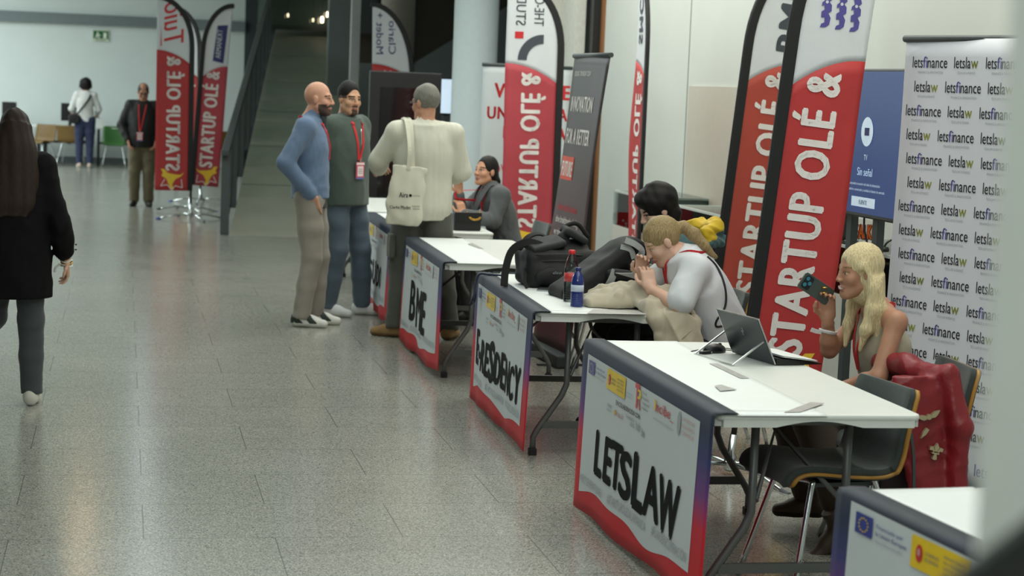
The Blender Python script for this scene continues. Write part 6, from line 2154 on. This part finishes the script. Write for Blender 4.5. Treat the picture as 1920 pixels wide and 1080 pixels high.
# tablet computer on its kickstand, with mouse and dongle
B0, B1 = G(1373, 663, TH), G(1451, 686, TH)
e = (B1-B0).normalized()
out = Vector((e.y, -e.x, 0))
if out.x > 0:
    out = -out
LW = (B1-B0).length
tb = thing('tablet_computer', 'dark tablet computer standing on its metal kickstand, back to the aisle', 'laptop', (B0.x, B0.y, T0))
TLn = Matrix(((e.x, out.x, 0), (e.y, out.y, 0), (0, 0, 1)))
L_ = lambda x, y, z: TLn @ Vector((x, y, z))
un = Vector((0, .43, .90)).normalized()
nn_ = Vector((0, .90, -.43)).normalized()
S_ = lambda x, u, d=0: L_(*(Vector((x, 0, .004))+un*u+nn_*d))
SH = .205
m = MB()
m.add([S_(0, 0), S_(LW, 0), S_(LW, SH), S_(0, SH), S_(0, 0, -.009), S_(LW, 0, -.009), S_(LW, SH, -.009), S_(0, SH, -.009)], [(0, 1, 2, 3), (7, 6, 5, 4), (0, 4, 5, 1), (1, 5, 6, 2), (2, 6, 7, 3), (3, 7, 4, 0)])
m.build('screen_body', mat('slate_metal', (52, 56, 60), 0.35, 0.5, var=0.04), tb, bevel=.002)
m = MB()
m.add([S_(.008, .008, -.0095), S_(LW-.008, .008, -.0095), S_(LW-.008, SH-.008, -.0095), S_(.008, SH-.008, -.0095)], [(0, 1, 2, 3)])
m.build('display', mat('tablet_display', (30, 40, 60), 0.1, emit=(110, 130, 160), estr=.35), tb)
m = MB()
m.bar(S_(.012, .105, .004), L_(.012, .185, .003), .008, .006).bar(S_(LW-.012, .105, .004), L_(LW-.012, .185, .003), .008, .006).bar(L_(.008, .185, .003), L_(LW-.008, .185, .003), .006, .005)
m.build('kickstand', mat('bright_metal', (200, 202, 200), 0.25, 0.9, var=0.03), tb)
m = MB()
m.bar(S_(0, 0, -.004), S_(0, SH, -.004), .012, .004).bar(S_(LW, 0, -.004), S_(LW, SH, -.004), .012, .004).bar(S_(0, SH, -.004), S_(LW, SH, -.004), .012, .004)
m.build('edge_trim', mat('bright_metal', (200, 202, 200), 0.25, 0.9), tb)
m = MB()
fl = lambda x, y: S_(LW/2+(x-.5)*.035, SH*.62+(y-.5)*.035, .0015)
for q_ in ([(.30, 1.0), (.42, 1.0), (.30, .45), (.18, .45)], [(.18, .45), (.42, .62), (.45, .53), (.20, .40)], [(.62, .55), (.74, .55), (.58, .0), (.46, .0)], [(.48, .62), (.74, .58), (.72, .48), (.5, .5)]):
    m.poly([(1-a, b) for a, b in q_], fl)
m.build('logo', [M_lgrey], tb)
kb = thing('keyboard_cover', 'thin dark keyboard with papers on it in front of the blonde woman', 'keyboard', (B0.x, B0.y, T0))
m = MB()
K_ = lambda x, y, z: L_(x, -y, z)
m.add([K_(.0, .012, .001), K_(LW, .012, .001), K_(LW, .225, .001), K_(0, .225, .001), K_(.0, .012, .030), K_(LW, .012, .030), K_(LW, .225, .006), K_(0, .225, .006)], [(0, 1, 2, 3), (7, 6, 5, 4), (0, 4, 5, 1), (1, 5, 6, 2), (2, 6, 7, 3), (3, 7, 4, 0)])
m.build('base', M_black, kb, bevel=.001)
m = MB()
for r in range(5):
    for c in range(13):
        x, y = .012+c*(LW-.024)/13, .03+r*.024
        zz = .031-.024*(y/.21)
        m.add([K_(x, y, zz), K_(x+.015, y, zz), K_(x+.015, y+.018, zz-.002), K_(x, y+.018, zz-.002)], [(0, 1, 2, 3)])
ko = m.build('keys', M_lgrey, kb)
ko['kind'] = 'stuff'
ps = thing('paper_stack', 'thin stack of white papers lying over the keyboard', 'paper', (B0.x, B0.y, T0))
m = MB()
for i, (a, dz) in enumerate(((0, .034), (.012, .037), (.006, .040))):
    m.add([K_(.02+a, .03, dz), K_(LW+.005+a, .035, dz), K_(LW+a, .20, dz-.022), K_(.015+a, .20, dz-.022), K_(.02+a, .03, dz+.001), K_(LW+.005+a, .035, dz+.001), K_(LW+a, .20, dz-.021), K_(.015+a, .20, dz-.021)], [(3, 2, 1, 0), (4, 5, 6, 7), (0, 1, 5, 4), (1, 2, 6, 5), (2, 3, 7, 6), (3, 0, 4, 7)])
m.build('sheets', M_strip, ps)
p = G(1342, 662, TH)
ms = thing('computer_mouse', 'black computer mouse beside the tablet kickstand', 'mouse', (p.x, p.y+.02, T0), R(-70))
f = Field((-.05, -.08, -.002), (.05, .08, .06), .004)
f.ell((0, 0, .008), (.034, .056, .030), .01).plane_cut((0, 0, .0), (0, 0, -1))
solid('shell', f, mat('mouse_black', (22, 22, 23), 0.35, var=0.05), ms)
MB().tube([(-.005, .028, .033), (.005, .028, .033)], .006, 10).build('scroll_wheel', M_nyl2, ms)
MB().tube(smooth_path([(0, .055, .008), (.01, .10, .004), (-.06, .12, .003), (-.10, .05, .003), (-.07, -.02, .003), (-.03, -.10, .003)], 6), .0022, 6).build('cable', M_black, ms)
p = G(1322, 664, TH)
ad = thing('usb_adapter', 'small black adapter at the foot of the kickstand, left of the mouse', 'adapter', (p.x, p.y, T0), R(30))
MB().box2((-.028, -.011, 0), (.028, .011, .012)).build('casing', M_black, ad, bevel=.003)
MB().box2((.028, -.006, .003), (.038, .006, .008)).build('plug', M_chrome, ad)

# phone in the blonde woman's hand
pc_ = A(1530, 541, 7.465)
a_ = Vector((.86, .10, -.50)).normalized()
n_ = Vector((.10, -.96, -.12))
n_ = (n_-a_*n_.dot(a_)).normalized()
w__ = n_.cross(a_).normalized()
ph = thing('phone', "green-grey phone held up in the blonde woman's hand", 'phone', pc_)
RM = Matrix((a_, w__, n_)).transposed()
m = MB()
m.prism(rounded_rect(-.080, -.0375, .080, .0375, .010), lambda x, y: RM @ Vector((x, y, -.0045)), lambda x, y: RM @ Vector((x, y, .0045)))
m.build('phone_body', mat('phone_grey_green', (78, 88, 84), 0.2, 0.3, var=0.06), ph, bevel=.002)
m = MB()
m.prism(rounded_rect(-.070, -.028, -.030, .030, .010), lambda x, y: RM @ Vector((x, y, .0045)), lambda x, y: RM @ Vector((x, y, .0065)))
m.build('camera_module', mat('phone_dark', (28, 34, 38), 0.15, var=0.1), ph)
for x, y in ((-.058, .016), (-.058, -.012), (-.040, .002)):
    m = MB()
    m.disc(x, y, .0085, lambda a, b: RM @ Vector((a, b, .0072)), 0, 16)
    m.build('lens', mat('lens_teal', (60, 130, 150), 0.08, var=0.1), ph)

# handbag and cup on the table beyond
p = G(876, 433, TH)
hb_ = thing('handbag', 'small black handbag with a gold chain on the table beside the woman in grey', 'handbag', (p.x, p.y+.05, T0), R(4))
MB().box2((-.105, -.05, 0), (.105, .05, .135)).build('bag_body', mat('black_leather', (18, 18, 19), 0.45, var=0.1), hb_, bevel=.012)
MB().prism([(-.105, .138), (.105, .138), (.105, .075), (.0, .06), (-.105, .075)], lambda x, y: (x, -.056, y), lambda x, y: (x, -.050, y)).build('flap', mat('black_leather', (18, 18, 19), 0.45), hb_, bevel=.002)
ch = MB()
pth = smooth_path([(.0, -.02, .135), (.012, -.06, .10), (.05, -.066, .085), (.09, -.06, .10), (.10, -.02, .14)], 6)
for i, q_ in enumerate(pth):
    a = 0 if i % 2 else PI/2
    ch.tube([q_+Vector((.0065*math.cos(b), .004*math.sin(b)*math.cos(a), .0065*math.sin(b))) for b in [2*PI*k/8 for k in range(9)]], .0018, 5)
co = ch.build('chain', M_gold, hb_)
co['kind'] = 'stuff'

# red leather jacket hung over the chair behind the blonde woman
M_rl = mat('red_leather', (128, 26, 34), 0.42, var=0.10, scale=14, bump=0.12, bscale=90)
jp = A(1738, 800, 6.86)
rj = thing('leather_jacket', 'red leather jacket with metal badges hung over a chair back', 'jacket', (jp.x, 6.86, 0), 0)
f = Field((-.34, -.16, .18), (.30, .62, .92), .008)
f.loft((.035, .0, .27), (-.005, .06, .76), (1, 0, 0), [(0, .075, .026), (.35, .095, .030), (.75, .125, .036), (1, .115, .045)], .03)
f.path([(.095, .04, .755), (.135, -.01, .55), (.135, -.02, .28)], [.052, .046, .042], .03)
f.path([(.06, .07, .745), (.01, .24, .765), (-.02, .44, .75)], [.046, .046, .042], .03)
f.rbox((.055, .25, .62), (.035, .20, .17), .03, .03)
f.path([(-.12, .16, .40), (-.20, .18, .31), (-.22, .2, .27)], [.03, .04, .035], .03)
f.wrinkle(.009, 13, 21, crease=True).wrinkle(.004, 34, 22, crease=True)
f.plane_cut((0, 0, .26), (0, 0, -1))
solid('jacket_leather', f, M_rl, rj)
f = Field((-.30, .0, .18), (.20, .40, .85), .008)
f.loft((.0, .12, .28), (-.04, .14, .72), (1, 0, 0), [(0, .13, .02), (.5, .12, .025), (1, .10, .03)], .03)
f.wrinkle(.006, 16, 31)
solid('lining', f, mat('dark_lining', (38, 20, 22), 0.7, var=0.1), rj)
MB().ribbon(smooth_path([(-.115, .02, .70), (-.085, -.005, .60), (-.055, -.015, .45), (-.045, -.02, .28)], 6), .012, .004, (0, -1, 0)).build('zip', M_steel, rj)
M_pin = mat('pin_silver', (198, 186, 150), 0.3, 0.7, var=0.1)
yb = -.020
w1 = MB()
fnp = lambda cx_, cz_, s_, r_: (lambda x, y: Vector((cx_+(x*math.cos(r_)-y*math.sin(r_))*s_, yb+.12*(cz_-.47), cz_+(x*math.sin(r_)+y*math.cos(r_))*s_)))
def pin(name, polys, cx_, cz_, s_, r_, m_=M_pin):
    a, b = fnp(cx_, cz_, s_, r_), fnp(cx_, cz_, s_, r_)
    q_ = MB()
    for p_ in polys:
        q_.prism(p_, lambda x, y: a(x, y)+Vector((0, .012, 0)), lambda x, y: b(x, y)-Vector((0, .003, 0)))
    return q_.build(name, m_, rj)
wing = [[(-1, .28), (-.55, .30), (-.22, .14), (-.22, -.14), (-.5, -.16), (-.75, .0)], [(1, .28), (.55, .30), (.22, .14), (.22, -.14), (.5, -.16), (.75, .0)], [(.22*math.cos(2*PI*k/12), .22*math.sin(2*PI*k/12)) for k in range(12)]]
pin('wing_badge', wing, .005, .600, .050, R(16))
pin('shield_badge', [[(-.3, 1), (.3, 1), (.35, .1), (0, -1), (-.35, .1)]], -.015, .535, .024, R(-35))
lily = [[(0, 1), (.28, .5), (.16, .0), (-.16, .0), (-.28, .5)], [(.18, .05), (.45, .55), (.85, .45), (.80, .05), (.5, .1), (.3, -.12)], [(-.18, .05), (-.45, .55), (-.85, .45), (-.80, .05), (-.5, .1), (-.3, -.12)], [(-.45, -.12), (.45, -.12), (.45, -.30), (-.45, -.30)], [(-.15, -.3), (.15, -.3), (.3, -.9), (0, -1), (-.3, -.9)]]
pin('lily_badge', lily, .035, .465, .034, R(-10))
